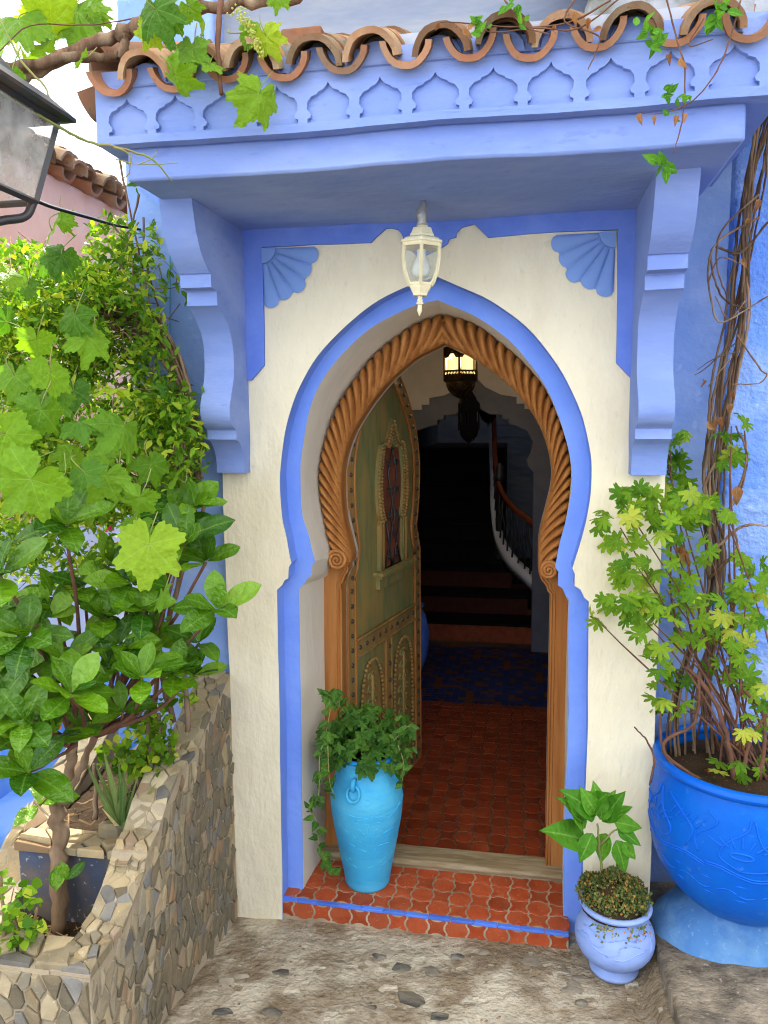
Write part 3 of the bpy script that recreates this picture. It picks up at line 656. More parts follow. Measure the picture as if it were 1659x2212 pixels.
random.seed(9)
for i in range(15):
    for j in range(4):
        x = -.925+TP*(i+.5); y = -.005+TP*(j+.5)
        link('tile', tA if (i+j) % 2 == 0 else tB, step, Matrix.Translation((x, y, STZ+random.uniform(-.001, .0012))) @ Matrix.Rotation(random.uniform(-.03, .03), 4, 'Z') @ Matrix.Rotation(random.uniform(-.008, .008), 4, 'X') @ Matrix.Rotation(random.choice((0, 1, 2, 3))*math.pi/2, 4, 'Z'))
    link('tile', tA if i % 2 else tB, step, Matrix.Translation((-.925+TP*(i+.5), -.024, STZ-.042)) @ Matrix.Rotation(math.pi/2, 4, 'X') @ Matrix.Diagonal((1, .88, 1, 1)) @ Matrix.Rotation(random.choice((0, 2))*math.pi/2, 4, 'Z'))
for i in range(13):
    a = -.925+.0870*i; MB().add(box(a+.001, a+.085, -.0265, -.008, STZ-.010, STZ+.001+random.uniform(-.001, .001))).obj('edge_tile', 'edge_blue', step, bevel=.0015)
# the step runs slightly out of square with the wall
step.matrix_basis = Matrix.Translation((.187, -.022, 0)) @ Matrix.Rotation(-.030, 4, 'Z') @ Matrix.Translation((-.2, .022, 0)) @ step.matrix_basis
# ================================================================== HALL BEHIND THE DOOR
FLZ = 0.035
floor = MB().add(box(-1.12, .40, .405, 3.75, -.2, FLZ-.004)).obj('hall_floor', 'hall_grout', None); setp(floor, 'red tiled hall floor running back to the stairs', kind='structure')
ix0 = -.80
cnt = 0
for j in range(23):
    for i in range(13):
        x = ix0+TP*(i+.5); y = .425+TP*(j+.5)
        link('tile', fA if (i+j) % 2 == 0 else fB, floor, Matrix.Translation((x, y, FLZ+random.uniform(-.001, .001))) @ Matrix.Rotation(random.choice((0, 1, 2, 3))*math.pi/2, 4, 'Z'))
far = MB(); far2 = MB(); q = TP*.62
for j in range(30):
    for i in range(30):
        x = -1.1+q*(i+.5); y = .425+TP*23+q*(j+.5)
        if x > .34 or y > 3.42: continue
        (far if (i*7+j*3+(i*j) % 5) % 4 else far2).add(box(x-q*.47, x+q*.47, y-q*.47, y+q*.47, FLZ-.006, FLZ))
far.obj('zellij_tiles', 'zellij_mix', floor, kind='stuff'); far2.obj('zellij_tiles', 'zellij_orange', floor, kind='stuff')
inner_poly = [(-1.12, FLZ-.05), (-1.12, 2.72), (.40, 2.72), (.40, FLZ-.05)]+[p for p in reversed(WIN) if p[1] > FLZ-.04]
MB().add(plate(inner_poly, [], YW+.086, YW+.12)).obj('hall_wall', 'hall_white', house)
MB().add(box(-1.19, -1.121, .07, 3.45, -.2, 4.4)).obj('hall_wall', 'hall_white', house)
MB().add(box(-1.19, -1.12, 3.45, 8.6, -.2, 4.4)).obj('stair_wall', 'stairwell_shaded', house)
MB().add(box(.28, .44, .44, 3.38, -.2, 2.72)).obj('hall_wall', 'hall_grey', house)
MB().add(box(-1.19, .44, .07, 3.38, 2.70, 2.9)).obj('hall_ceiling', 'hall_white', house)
# inner stepped arch at the end of the hall
YA = 3.34
ia = [(-.88, FLZ-.03), (-.88, 1.70), (-.84, 1.78), (-.72, 1.82), (-.66, 1.83), (-.66, 1.87), (-.61, 1.87), (-.61, 1.905), (-.52, 1.91), (-.44, 1.95), (-.385, 2.01),
      (-.33, 1.95), (-.25, 1.91), (-.16, 1.905), (-.16, 1.87), (-.11, 1.87), (-.11, 1.83), (-.05, 1.82), (.03, 1.78), (.075, 1.70), (.06, 1.62), (.03, 1.56), (.045, 1.50), (.085, 1.46), (.088, FLZ-.03)]
MB().add(plate([(-1.12, FLZ-.03), (-1.12, 2.70), (.44, 2.70), (.44, FLZ-.03)]+list(reversed(ia)), [], YA, YA+.16)).obj('inner_arch', 'hall_grey', house, bevel=.01)
lab = [(-1.0, 1.95), (-.78, 1.95), (-.78, 1.99), (-.72, 1.99), (-.72, 2.04), (-.60, 2.06), (-.48, 2.12), (-.385, 2.22), (-.29, 2.12), (-.17, 2.06), (-.05, 2.04), (-.05, 1.99), (.01, 1.99), (.01, 1.95), (.27, 1.95)]
MB().add(plate([(-1.115, 1.95)]+lab+[(.275, 1.95), (.275, 2.69), (-1.115, 2.69)], [], YA-.03, YA-.002)).obj('arch_panel', 'hall_white', house)
# stairs
st = empty('staircase', (-.4, 3.6, FLZ), 'tiled stairs climbing away at the end of the hall, shade put into the tile colour', 'staircase')
NS = 9; RI, TR = .168, .285; Y0 = 3.56
for k in range(NS):
    xr = .12 if k < 1 else (.06 if k < 2 else (-.08 if k < 3 else -.20))
    MB().add(box(-1.12, xr, Y0+TR*k, Y0+TR*(k+1)+.3, FLZ-.02, FLZ+RI*(k+1)-.028)).obj('riser', 'stair_tile_lit_red' if k < 1 else ('stair_tile_half_shaded' if k < 3 else 'stair_tile_shaded'), st)  # riser copies run from lit red to near-black, fading light painted in
    MB().add(box(-1.12, xr, Y0+TR*k-.02, Y0+TR*(k+1)+.001, FLZ+RI*(k+1)-.027, FLZ+RI*(k+1))).obj('tread', 'stair_tile_shaded', st, bevel=.006)
MB().add(box(-1.12, -.20, Y0+TR*NS, 8.5, FLZ, FLZ+RI*NS)).obj('landing', 'stair_tile_shaded', st)
MB().add(box(-1.12, 1.2, 3.5, 8.5, -.3, .012)).obj('stair_floor', 'stair_tile_shaded', house)
MB().add(box(-1.12, 1.3, 7.6, 7.8, 0, 4.4)).obj('stair_wall', 'pale_wall', house)
MB().add(box(1.10, 1.2, 3.5, 8.6, -.2, 4.4)).obj('stair_wall', 'stairwell_shaded', house)
MB().add(box(-1.19, .25, 3.38, 6.9, 3.1, 3.25)).add(box(.25, 1.3, 3.9, 6.9, 3.1, 3.25)).obj('hall_ceiling', 'stairwell_shaded', house)
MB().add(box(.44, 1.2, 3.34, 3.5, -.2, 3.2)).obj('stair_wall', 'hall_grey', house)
MB().add(box(-1.19, 1.3, 7.55, 8.6, 4.4, 4.5)).add(box(-1.19, 1.3, 6.75, 6.9, 3.1, 4.5)).obj('hall_ceiling', 'stairwell_shaded', house)
sp = [(.16, 3.50, .52), (.05, 3.62, .60), (-.10, 3.85, .70), (-.20, 4.15, .83), (-.25, 4.5, 1.05), (-.28, 5.0, 1.36), (-.32, 5.6, 1.66), (-.35, 6.1, 1.92)]
sp = catmull(sp, 6)
mb = MB()
for i in range(len(sp)-1):
    a, b = sp[i], sp[i+1]
    mb.add(([(a.x-.03, a.y, a.z-.07), (a.x+.03, a.y, a.z-.07), (a.x+.04, a.y, a.z+.03), (a.x-.04, a.y, a.z+.03), (b.x-.03, b.y, b.z-.07), (b.x+.03, b.y, b.z-.07), (b.x+.04, b.y, b.z+.03), (b.x-.04, b.y, b.z+.03)], [(0, 1, 5, 4), (1, 2, 6, 5), (2, 3, 7, 6), (3, 0, 4, 7)]))
mb.obj('stringer', 'marble_white', st, smooth=True)
MB().add(tube([(p.x, p.y, p.z+.46) for p in sp], .024, 8)).obj('handrail', 'rail_wood', st, smooth=True)
for i in range(1, len(sp), 2):
    p = sp[i]; MB().add(tube([(p.x, p.y, p.z), (p.x+.012, p.y, p.z+.2), (p.x-.012, p.y, p.z+.32), (p.x, p.y, p.z+.45)], .009, 6)).obj('baluster', 'iron', st, smooth=True)
MB().add(lathe([(.03, 0), (.03, .7), (.045, .72), (.045, .75), (.03, .78), (.04, .83), (.001, .87)], 12), Matrix.Translation((-.20, 4.2, .62))).obj('newel', 'iron', st, smooth=True)
# blue jar standing in the shadow of the hall
j = MB().add(lathe([(.001, 0), (.09, 0), (.13, .12), (.15, .28), (.12, .42), (.09, .47), (.11, .50), (.10, .50), (.07, .45)], 24), Matrix.Translation((-.80, 2.75, FLZ))).obj('jar', 'edge_blue', None, smooth=True); setp(j, 'dark blue glazed jar standing inside the hall by the door', 'jar')
# ---- lanterns
def hexlantern(loc, label, H, R, lit, group=None, name='lantern', chain=.5):
    e = empty(name, loc, label, 'lantern', group); T = Matrix.Translation(loc); n = 6
    ph = math.pi/6
    def ringp(r, z): return [(r*math.cos(2*math.pi*k/n+ph), r*math.sin(2*math.pi*k/n+ph), z) for k in range(n)]
    mb = MB(); zt, zb = H*.97, H*.36
    for k in range(n):
        a, b = ringp(R, zt)[k], ringp(R, zb)[k]; mb.add(tube([a, b], R*.07, 6))
        for z in (zt, zb, zb+(zt-zb)*.28, zt-(zt-zb)*.2): mb.add(tube([ringp(R, z)[k], ringp(R, z)[(k+1) % n]], R*.06, 5))
        # pierced lattice below and pointed head above each pane
        A = Vector(ringp(R, zb)[k]); B = Vector(ringp(R, zb)[(k+1) % n]); hz = (zt-zb)*.28
        for q in range(5):
            p0 = A.lerp(B, q/5); p1 = A.lerp(B, (q+1)/5)
            mb.add(tube([p0, p1+Vector((0, 0, hz))], R*.025, 4)); mb.add(tube([p1, p0+Vector((0, 0, hz))], R*.025, 4))
        A2 = Vector(ringp(R, zt)[k]); B2 = Vector(ringp(R, zt)[(k+1) % n]); M2 = (A2+B2)/2
        for q in range(4):
            s_ = q/4*.5; mb.add(tube([A2.lerp(M2, s_*2)-Vector((0, 0, (zt-zb)*(.36-.36*s_*2*.8))), M2], R*.03, 4)); mb.add(tube([B2.lerp(M2, s_*2)-Vector((0, 0, (zt-zb)*(.36-.36*s_*2*.8))), M2], R*.03, 4))
    mb.add(lathe([(R*1.08, zt), (R*.7, zt+H*.10), (R*.75, zt+H*.12), (R*.3, zt+H*.28), (R*.05, zt+H*.34)], n, phase=ph)); mb.obj('body', 'brass_dark' if lit else 'matt_black', e).matrix_basis = T
    e2 = e.children[0]; e2.matrix_basis = Matrix.Identity(4); e2.matrix_parent_inverse = Matrix.Identity(4)
    def ch(name, mb_, m_, smooth=False):
        me = mdata(name, mb_.v, mb_.f, m_, smooth); o = bpy.data.objects.new(name, me); COL.objects.link(o); o.parent = e; return o
    for k in range(n):
        a, b = Vector(ringp(R*.95, 0)[k]), Vector(ringp(R*.95, 0)[(k+1) % n]); hh_ = zt-zb; up2 = Vector((0, 0, 1))
        a, b = a.lerp(b, .20), b.lerp(a, .25); zl, zu, zp = zb+hh_*.20, zb+hh_*.66, zb+hh_*.84
        p = MB(); p.add(([a+up2*zl, b+up2*zl, b+up2*zu, (a+b)/2+up2*zp, a+up2*zu], [(0, 1, 2, 3, 4)])); ch('pane', p, 'lamp_glow' if lit else 'matt_black')
        p = MB(); A_, B_ = Vector(ringp(R*.96, 0)[k]), Vector(ringp(R*.96, 0)[(k+1) % n])
        p.add(([a+up2*zu, (a+b)/2+up2*zp, b+up2*zu, B_+up2*zu, B_+up2*zt, A_+up2*zt, A_+up2*zu], [(0, 1, 2, 3, 4, 5, 6)])); p.add(([A_+up2*zb, B_+up2*zb, B_+up2*zl, A_+up2*zl], [(0, 1, 2, 3)])); ch('pierced_plate', p, 'brass_dark' if lit else 'matt_black')
    mb = MB()
    for k in range(12):
        a = 2*math.pi*k/12; pr = [(R*.78, H*.36), (R*.80, H*.29), (R*.70, H*.21), (R*.45, H*.12), (R*.12, H*.06)]
        for sg in (-1, 1): mb.add(tube([(r*math.cos(a+sg*.35*i), r*math.sin(a+sg*.35*i), z) for i, (r, z) in enumerate(pr)], R*.035, 4))
    mb.add(lathe([(R*.82, H*.37), (R*.86, H*.34), (R*.82, H*.31)], 16)).add(lathe([(R*.14, H*.09), (R*.16, H*.06), (R*.05, H*.04), (R*.08, H*.02), (.001, -.02)], 10)); mb.add(lathe([(R*.74, H*.36), (R*.66, H*.22), (R*.42, H*.14), (.001, H*.08)], 12)); ch('bowl', mb, 'brass_dark' if lit else 'matt_black', True)
    mb = MB().add(tube([(0, 0, H*1.25), (0, 0, H*1.25+chain)], .006, 5)); ch('chain', mb, 'iron')
    return e
hexlantern((-.357, 1.8, 1.985), 'lit brass lantern with glowing panes hanging just inside the doorway', .32, .102, True, chain=.32)
hexlantern((-.392, 3.02, 1.69), 'unlit black lantern hanging in front of the inner arch', .31, .082, False, chain=.62)
hexlantern((-.300, 4.1, 1.82), 'unlit dark lantern hanging further back above the stairs', .30, .085, False, chain=.9)
pl_ = bpy.data.lights.new('lantern_light', 'POINT'); pl_.energy = 12.0; pl_.color = (1, .74, .42); pl_.shadow_soft_size = .05
po = bpy.data.objects.new('lantern_light', pl_); COL.objects.link(po); po.location = (-.357, 1.8, 2.22)
# ---- white lantern under the canopy
def porch():
    P0 = on_z(914, 434, ZS); loc = (P0.x, P0.y, P0.z)
    e = empty('porch_lantern', loc, 'cream white metal lantern with glass panes hanging from the blue canopy', 'lantern')
    e.rotation_euler = (0, math.radians(2.0), 0)
    def ch(name, mb_, m_, par=None, **k):
        me = mdata(name, mb_.v, mb_.f, m_, k.get('smooth', False))
        if k.get('auto'):
            bm = bmesh.new(); bm.from_mesh(me); bmesh.ops.remove_doubles(bm, verts=bm.verts, dist=1e-5); bmesh.ops.recalc_face_normals(bm, faces=bm.faces); bm.to_mesh(me); bm.free()
            for p in me.polygons: p.use_smooth = True
            me.set_sharp_from_angle(angle=math.radians(k['auto']))
        o = bpy.data.objects.new(name, me); COL.objects.link(o); o.parent = par or e; return o
    mpp = 2.36/F
    n = 6; to = math.atan2(CAM[1]-P0.y, CAM[0]-P0.x)
    def Z(y): return on_y(908, y, P0.y).z-P0.z
    def prof(L_): return lathe([(r*mpp, Z(y)) for r, y in L_], n, phase=to)
    tw = MB().add(tube([(0, 0, .01), (.002, .002, Z(445)), (-.004, 0, Z(455)), (-.002, 0, Z(470)), (0, 0, Z(480)), (0, 0, Z(488))], [.006, .010, .015, .020, .016, .019], 10)); ch('taped_cable', tw, 'tape_grey', smooth=True)
    cap = MB().add(prof([(8, 484), (12, 486), (13, 491), (22, 494), (27, 507), (29, 508), (30, 513), (42, 518), (44, 522), (50, 523), (51, 528), (48, 529), (46, 536), (40, 536), (2, 520)])); ch('cap', cap, 'cream_metal')
    W = [(44, 530), (44.5, 555), (41, 584), (33, 606), (26, 616)]
    fr_ = MB()
    for k in range(n):
        a = to+2*math.pi*k/n; fr_.add(tube([(r*mpp*math.cos(a), r*mpp*math.sin(a), Z(y)) for r, y in W], 4.0*mpp, 4))
    fr_.add(prof([(45, 528), (47, 531), (45, 536), (41, 536), (41, 528)])).add(prof([(28, 612), (29, 616), (26, 620), (22, 620), (22, 612)]))
    ch('cage', fr_, 'cream_metal')
    for k in range(n):
        a0, a1 = to+2*math.pi*k/n, to+2*math.pi*(k+1)/n; v = []; f = []
        for r, y in W: v += [(r*.96*mpp*math.cos(a0), r*.96*mpp*math.sin(a0), Z(y)), (r*.96*mpp*math.cos(a1), r*.96*mpp*math.sin(a1), Z(y))]
        f = [(2*i, 2*i+1, 2*i+3, 2*i+2) for i in range(len(W)-1)]; p = MB(); p.add((v, f)); ch('pane', p, 'pane_glass')
    ch('base', MB().add(prof([(27, 617), (25, 623), (17, 636), (18, 639), (15, 640), (6, 640), (5, 645), (7, 649), (6, 652), (9, 655), (9, 657), (5, 659), (5, 662), (6, 672), (.5, 683)])), 'cream_metal')
    ch('bulb', MB().add(lathe([(9*mpp, Z(540)), (10*mpp, Z(556)), (18*mpp, Z(570)), (22*mpp, Z(585)), (17*mpp, Z(598)), (1*mpp, Z(604))], 16)), 'porcelain', smooth=True)
porch()
# ================================================================== GROUND AND SURROUNDINGS
from mathutils import noise as mnoise
mat('ground_cement', (0.5, 0.45, 0.35), (0.34, 0.29, 0.21), scale=5.5, rough=0.95, bump=0.9, bscale=70, bump2=0.8, b2scale=24, c3=(0.17, 0.12, 0.07), scale3=3.4, amt3=0.75, speck=(0.52, 0.46, 0.36), speckamt=0.45, bdist=0.008, detail=10, lo=.40, hi=.60, lo3=.46, hi3=.56)
mat('ledge_cement', (0.40, 0.34, 0.25), (0.17, 0.14, 0.10), scale=6.0, rough=0.95, bump=0.9, bscale=60, bump2=0.7, b2scale=20, c3=(0.07, 0.06, 0.05), scale3=4.5, amt3=0.8, speck=(0.56, 0.50, 0.40), speckamt=0.5, bdist=0.008, detail=10)
mat('slate', (0.035, 0.034, 0.033), (0.09, 0.085, 0.075), scale=9, rough=0.6, bump=0.6, bscale=40, stretch=(1, 3, 1), rnd=0.4, c3=(0.32, 0.28, 0.21), scale3=6, amt3=0.6)
mat('wall_stone', (0.215, 0.185, 0.125), (0.15, 0.135, 0.1), scale=9, rough=0.85, bump=0.6, bscale=45, rnd=0.42, c3=(0.27, 0.205, 0.115), scale3=4, amt3=0.5, speck=(0.36, 0.33, 0.27), speckamt=0.4, stretch=(1, 1, 2))
mat('cap_stone', (0.34, 0.285, 0.18), (0.23, 0.19, 0.12), scale=9, rough=0.85, bump=0.6, bscale=45, rnd=0.32, c3=(0.40, 0.29, 0.14), scale3=4, amt3=0.5, speck=(0.5, 0.46, 0.38), speckamt=0.4)
mat('mortar', (0.38, 0.32, 0.22), (0.27, 0.22, 0.15), scale=10, rough=0.95, bump=0.8, bscale=50)
mat('soil', (0.055, 0.035, 0.02), (0.03, 0.02, 0.012), scale=12, rough=0.95, bump=1.0, bscale=40, speck=(0.25, 0.18, 0.1), speckamt=0.5, bdist=0.01)
mat('old_blue_paint', (0.075, 0.095, 0.15), (0.045, 0.05, 0.07), scale=5, rough=0.9, bump=0.5, bscale=40, c3=(0.16, 0.13, 0.10), scale3=5, amt3=0.7, speck=(0.48, 0.48, 0.46), speckamt=0.6)
mat('salmon', (0.84, 0.5, 0.35), (0.76, 0.4, 0.26), scale=2.5, rough=0.9, bump=0.5, bscale=30, c3=(0.82, 0.58, 0.46), scale3=1.2, amt3=0.6)
mat('lime_white', (0.72, 0.76, 0.82), (0.62, 0.68, 0.78), scale=1.5, rough=0.9, bump=0.4, bscale=20, c3=(0.45, 0.58, 0.82), scale3=0.9, amt3=0.7)
mat('street_blue', (0.06, 0.24, 0.78), (0.10, 0.34, 0.82), scale=2.5, rough=0.8, bump=0.5, bscale=20, c3=(0.35, 0.52, 0.82), scale3=1.8, amt3=0.6)
mat('paving', (0.52, 0.46, 0.36), (0.40, 0.33, 0.26), scale=2.5, rough=0.9, bump=0.5, bscale=20, c3=(0.30, 0.22, 0.18), scale3=1.6, amt3=0.6)
def gz(x, y):
    t = min(1, max(0, (x-.40)/.07)); return -.056-.12*min(0, y)+.03*(x+.3)*(1 if y < 0 else max(0, 1-y*3))+.07*t*t*(3-2*t)
def field(name, xs_, ys_, zf, m_, kind='structure', label=None, parent=None):
    v = [(x, y, zf(x, y)) for y in ys_ for x in xs_]; nx_ = len(xs_)
    f = [(j*nx_+i, j*nx_+i+1, (j+1)*nx_+i+1, (j+1)*nx_+i) for j in range(len(ys_)-1) for i in range(nx_-1)]
    o = link(name, mdata(name, v, f, m_, True), parent, kind=kind)
    if label: o['label'] = label
    return o
def rough(x, y, a=.006, s=9):
    p = Vector((x*s, y*s, .3)); q = mnoise.fractal(p, 1.0, 2.1, 4); r = mnoise.noise(Vector((x*3.1, y*3.1, 4.2)))
    return a*q+.012*r-.010*max(0, mnoise.noise(Vector((x*22, y*22, 1.7)))-.25)
gx = list(np.arange(-1.14, .60, .011))+[.8, 1.5, 4, 12, 40]; gy = [-40, -14, -6, -3]+list(np.arange(-1.6, .05, .011))+[.1, .2, .3]
ground = field('ground', gx, gy, lambda x, y: gz(x, y)+(rough(x, y) if y > -1.7 and x < .7 else 0), 'ground_cement', label='rough patched cement and stone ground before the door')
field('ground', [-40, -8, -3, -1.135], [-40, -14, -6, -3, -1.5, -1.03], lambda x, y: gz(-1.1, y)-.004, 'ground_cement', label='ground running on past the planter')
lx = [.466, .472]+list(np.arange(.50, 1.5, .02))+[3, 20]; ly = [-20, -6, -3]+list(np.arange(-1.6, .28, .02))
ledge = field('pavement', lx, ly, lambda x, y: (gz(.5, y)-.05 if x < .469 else gz(.5, y)+.062+.05*(x-.5)+rough(x, y, .006, 7)-(.01 if x < .495 else 0)), 'ledge_cement', label='raised blotchy cement ledge beside the door')
def stone_mesh(r, h, n=7, sq=1.0):
    A = []; ang0 = random.random()*6
    for k in range(n): a = ang0+2*math.pi*k/n+random.uniform(-.25, .25); q = r*random.uniform(.7, 1.1); A.append((q*math.cos(a), q*sq*math.sin(a)))
    v = [(x, y, -h) for x, y in A]+[(x*.92, y*.92, h*random.uniform(.3, .9)) for x, y in A]+[(x*.55, y*.55, h*random.uniform(.8, 1.1)) for x, y in A]+[(0, 0, h)]
    f = []
    for k in range(n): j = (k+1) % n; f += [(k, j, n+j, n+k), (n+k, n+j, 2*n+j, 2*n+k), (2*n+k, 2*n+j, 3*n)]
    return v, f
random.seed(21)
for x, y, s in ((890,2158,36),(599,2101,32),(820,2063,18),(870,2088,22),(930,2094,24),(990,2064,20),(590,2190,30),(803,2178,15),(949,2198,22),(482,2184,24),(1255,2165,18)):
    p = on_z(x, y, gz(0, -.35)); p = on_z(x, y, gz(p.x, p.y)); r = s*2.45/F
    M = Matrix.Translation((p.x, p.y, gz(p.x, p.y)-.006)) @ Matrix.Rotation(random.uniform(-.15, .15), 4, 'X') @ Matrix.Rotation(random.uniform(-.15, .15), 4, 'Y')
    link('stone', mdata('stone', *stone_mesh(r*1.2, .012, 6, .62), 'slate'), ground, M)
mat('ground_stone', (0.27, 0.235, 0.18), (0.17, 0.15, 0.12), scale=12, rough=.9, bump=.8, bscale=50, rnd=.45, c3=(.42, .37, .28), scale3=7, amt3=.6)
random.seed(22)
for k in range(70):     # worn stones set flush in the cement
    x, y = random.uniform(-1.02, .45), -abs(random.gauss(.12, .38))-.06
    if y < -1.2: continue
    r = random.uniform(.010, .050)
    M = Matrix.Translation((x, y, gz(x, y)+rough(x, y)-.004)) @ Matrix.Rotation(random.uniform(-.12, .12), 4, 'X') @ Matrix.Rotation(random.uniform(-.12, .12), 4, 'Y')
    link('stone', mdata('stone', *stone_mesh(r, .007, random.choice((5, 6, 7)), random.uniform(.5, .9)), random.choice(('ground_stone', 'ground_cement', 'ground_cement'))), ground, M)
mat('grit', (0.30, 0.22, 0.13), (0.14, 0.10, 0.06), rough=.95, island=True, bump=0)
mb = MB()
for k in range(420):      # grit, crumbs of mortar and leaf litter
    x, y = random.uniform(-1.05, .47), -abs(random.gauss(0, .35))-.03
    if y < -1.1: continue
    s_ = random.choice((.0025, .003, .004, .007)); z = gz(x, y)+rough(x, y); a = random.uniform(0, 6.3)
    mb.add(([(x+s_*math.cos(a), y+s_*math.sin(a), z), (x+s_*math.cos(a+2), y+s_*math.sin(a+2), z+.001), (x+s_*math.cos(a+4.2), y+s_*math.sin(a+4.2), z), (x, y, z+s_*.7)], [(0, 1, 3), (1, 2, 3), (2, 0, 3)]))
mb.obj('grit', 'grit', ground, kind='stuff')
# added unseen house behind the viewer, shapes bounce light and reflections
op = empty('unseen_bounce_house', (0, -8, 0), 'unseen pale house added behind the viewer to shape bounce light and reflections', 'house')
MB().add(box(-14, 14, -12, -8, 0, 6.0)).obj('wall', 'lime_white', op); MB().add(box(-14, 14, -7.995, -7.96, .7, 2.0)).obj('painted_base', 'street_blue', op)
# lower street on the left
street = field('street', [-30, -3.02, -2.2, -1.3, 30], [-30, -5, 0, 2, 4, 8, 40], lambda x, y: -.62-(.02*y if y > 0 else 0), 'paving', label='sunlit pale paving of the lower street')
far = empty('neighbour_house', (-3.0, 3, -.6), 'salmon pink house with an old tile roof across the lower street', 'house')
MB().add(box(-8, -3.0, -.6, 12, 1.25, 3.46)).obj('wall', 'salmon', far, bevel=.02)
MB().add(box(-8, -3.012, -.6, 12, -1.0, 1.249)).obj('lower_wall', 'lime_white', far)
MB().add(box(-3.1, -2.985, -.4, 11, -.7, -.02)).obj('painted_base', 'street_blue', far, bevel=.03)
MB().add(box(-3.0, -2.70, .55, 1.25, -.7, -.30)).obj('bench', 'street_blue', far, bevel=.03)
random.seed(4)
for i in range(30):
    y = 1.0+i*.165
    link('roof_tile', tcov, far, Matrix.Translation((-2.90+random.uniform(-.03, .03), y, 3.50+random.uniform(-.02, .02))) @ Matrix.Rotation(math.pi/2+random.uniform(-.12, .12), 4, 'Z') @ Matrix.Rotation(.35, 4, 'X') @ Matrix.Scale(1.25, 4))
    link('roof_tile', tcov, far, Matrix.Translation((-2.99+random.uniform(-.03, .03), y+.08, 3.56+random.uniform(-.02, .02))) @ Matrix.Rotation(math.pi/2+random.uniform(-.15, .15), 4, 'Z') @ Matrix.Rotation(.35, 4, 'X') @ Matrix.Scale(1.25, 4))
    if i % 2 == 0: link('roof_tile', tpan, far, Matrix.Translation((-2.91, y+.08, 3.50)) @ Matrix.Rotation(math.pi/2, 4, 'Z') @ Matrix.Rotation(.3, 4, 'X') @ Matrix.Scale(1.3, 4))
# cloths hung out for sale against the far wall
mat('cloth_red', (0.75, 0.05, 0.10), (0.6, 0.03, 0.08), scale=14, rough=.8, c3=(0.8, 0.35, 0.05), scale3=9, amt3=.8); mat('cloth_yellow', (0.8, 0.55, 0.08), (0.75, 0.3, 0.25), scale=12, rough=.8, c3=(0.85, 0.75, 0.6), scale3=8, amt3=.8)
def cloth(x, y, wpx, hpx, m_, label):
    p = on_x(x, y, -2.92); d = (p-Vector(CAM)).dot(Vector(ROT[1]*0+ROT.T[2]*0+ray(CX, CY))); s = abs(d)/F; W_, H_ = wpx*s*1.6, hpx*s
    v = []; f = []
    for i in range(9):
        for j in range(9): v.append((p.x+.015*math.sin(j*1.9+i*.3), p.y+(j/8-.5)*W_, p.z-(i/8-.5)*H_))
    for i in range(8):
        for j in range(8): k = i*9+j; f.append((k, k+1, k+10, k+9))
    o = link('hanging_cloth', mdata('hanging_cloth', v, f, m_, True)); b = o.modifiers.new('s', 'SOLIDIFY'); b.thickness = .006
    setp(o, label, 'cloth')
cloth(236, 1125, 22, 45, 'cloth_red', 'red patterned cloth hung high on the pale far wall'); cloth(256, 1200, 20, 60, 'cloth_yellow', 'yellow and pink cloth hung on the pale far wall')
cloth(118, 1568, 30, 24, 'cloth_red', 'low row of bright beaded cloth above the blue wall base')
# right-hand neighbour: rough blue wall and upper tile row
nb = empty('neighbour_house', (1.5, .3, 0), 'rough bright blue house wall behind the dry vine stems', 'house')
v = []; f = []; nx_, nz_ = 40, 70
for j in range(nz_+1):
    for i in range(nx_+1):
        x = .69+.9*i/nx_; z = -.1+3.35*j/nz_; v.append((x, .25-.012*mnoise.noise(Vector((x*9, 1, z*9)))-.012*mnoise.noise(Vector((x*3, 7, z*3)))-(.0 if i else -.05), z))
for j in range(nz_):
    for i in range(nx_): k = j*(nx_+1)+i; f.append((k, k+1, k+nx_+2, k+nx_+1))
link('wall', mdata('wall', v, f, 'wall_blue_rough', True), nb)
MB().add(box(1.585, 6, .25, 3, -.2, 6)).add(box(.70, 1.585, .29, 3, -.2, 3.2)).obj('wall', 'wall_blue_rough', nb)
MB().add(box(.16, 1.6, -.27, .16, 2.93, 3.10)).obj('mortar_band', 'mossy_mortar', nb, bevel=.03)
random.seed(8)
for i in range(11):
    x = .14+i*.135
    link('roof_tile', tpan, nb, tilt((x, -.33+random.uniform(-.02, .02), 3.165), math.radians(30), random.uniform(-.05, .05), math.pi, 1.1))
    link('roof_tile', tpan, nb, tilt((x+.01, -.12, 3.28), math.radians(30), random.uniform(-.05, .05), math.pi, 1.1))
# ================================================================== STONE PLANTER
def clip(poly, a, b):
    """keep the side of polygon nearer to a than b"""
    mx_, my_ = (a[0]+b[0])/2, (a[1]+b[1])/2; dx, dy = b[0]-a[0], b[1]-a[1]; res = []
    for i in range(len(poly)):
        p, q = poly[i], poly[(i+1) % len(poly)]
        sp_ = (p[0]-mx_)*dx+(p[1]-my_)*dy; sq_ = (q[0]-mx_)*dx+(q[1]-my_)*dy
        if sp_ <= 0: res.append(p)
        if (sp_ < 0) != (sq_ < 0) and sp_ != sq_: t = sp_/(sp_-sq_); res.append((p[0]+(q[0]-p[0])*t, p[1]+(q[1]-p[1])*t))
    return res
def inside(poly, p):
    c = False; n = len(poly)
    for i in range(n):
        a, b = poly[i], poly[i-1]
        if (a[1] > p[1]) != (b[1] > p[1]) and p[0] < (b[0]-a[0])*(p[1]-a[1])/(b[1]-a[1])+a[0]: c = not c
    return c
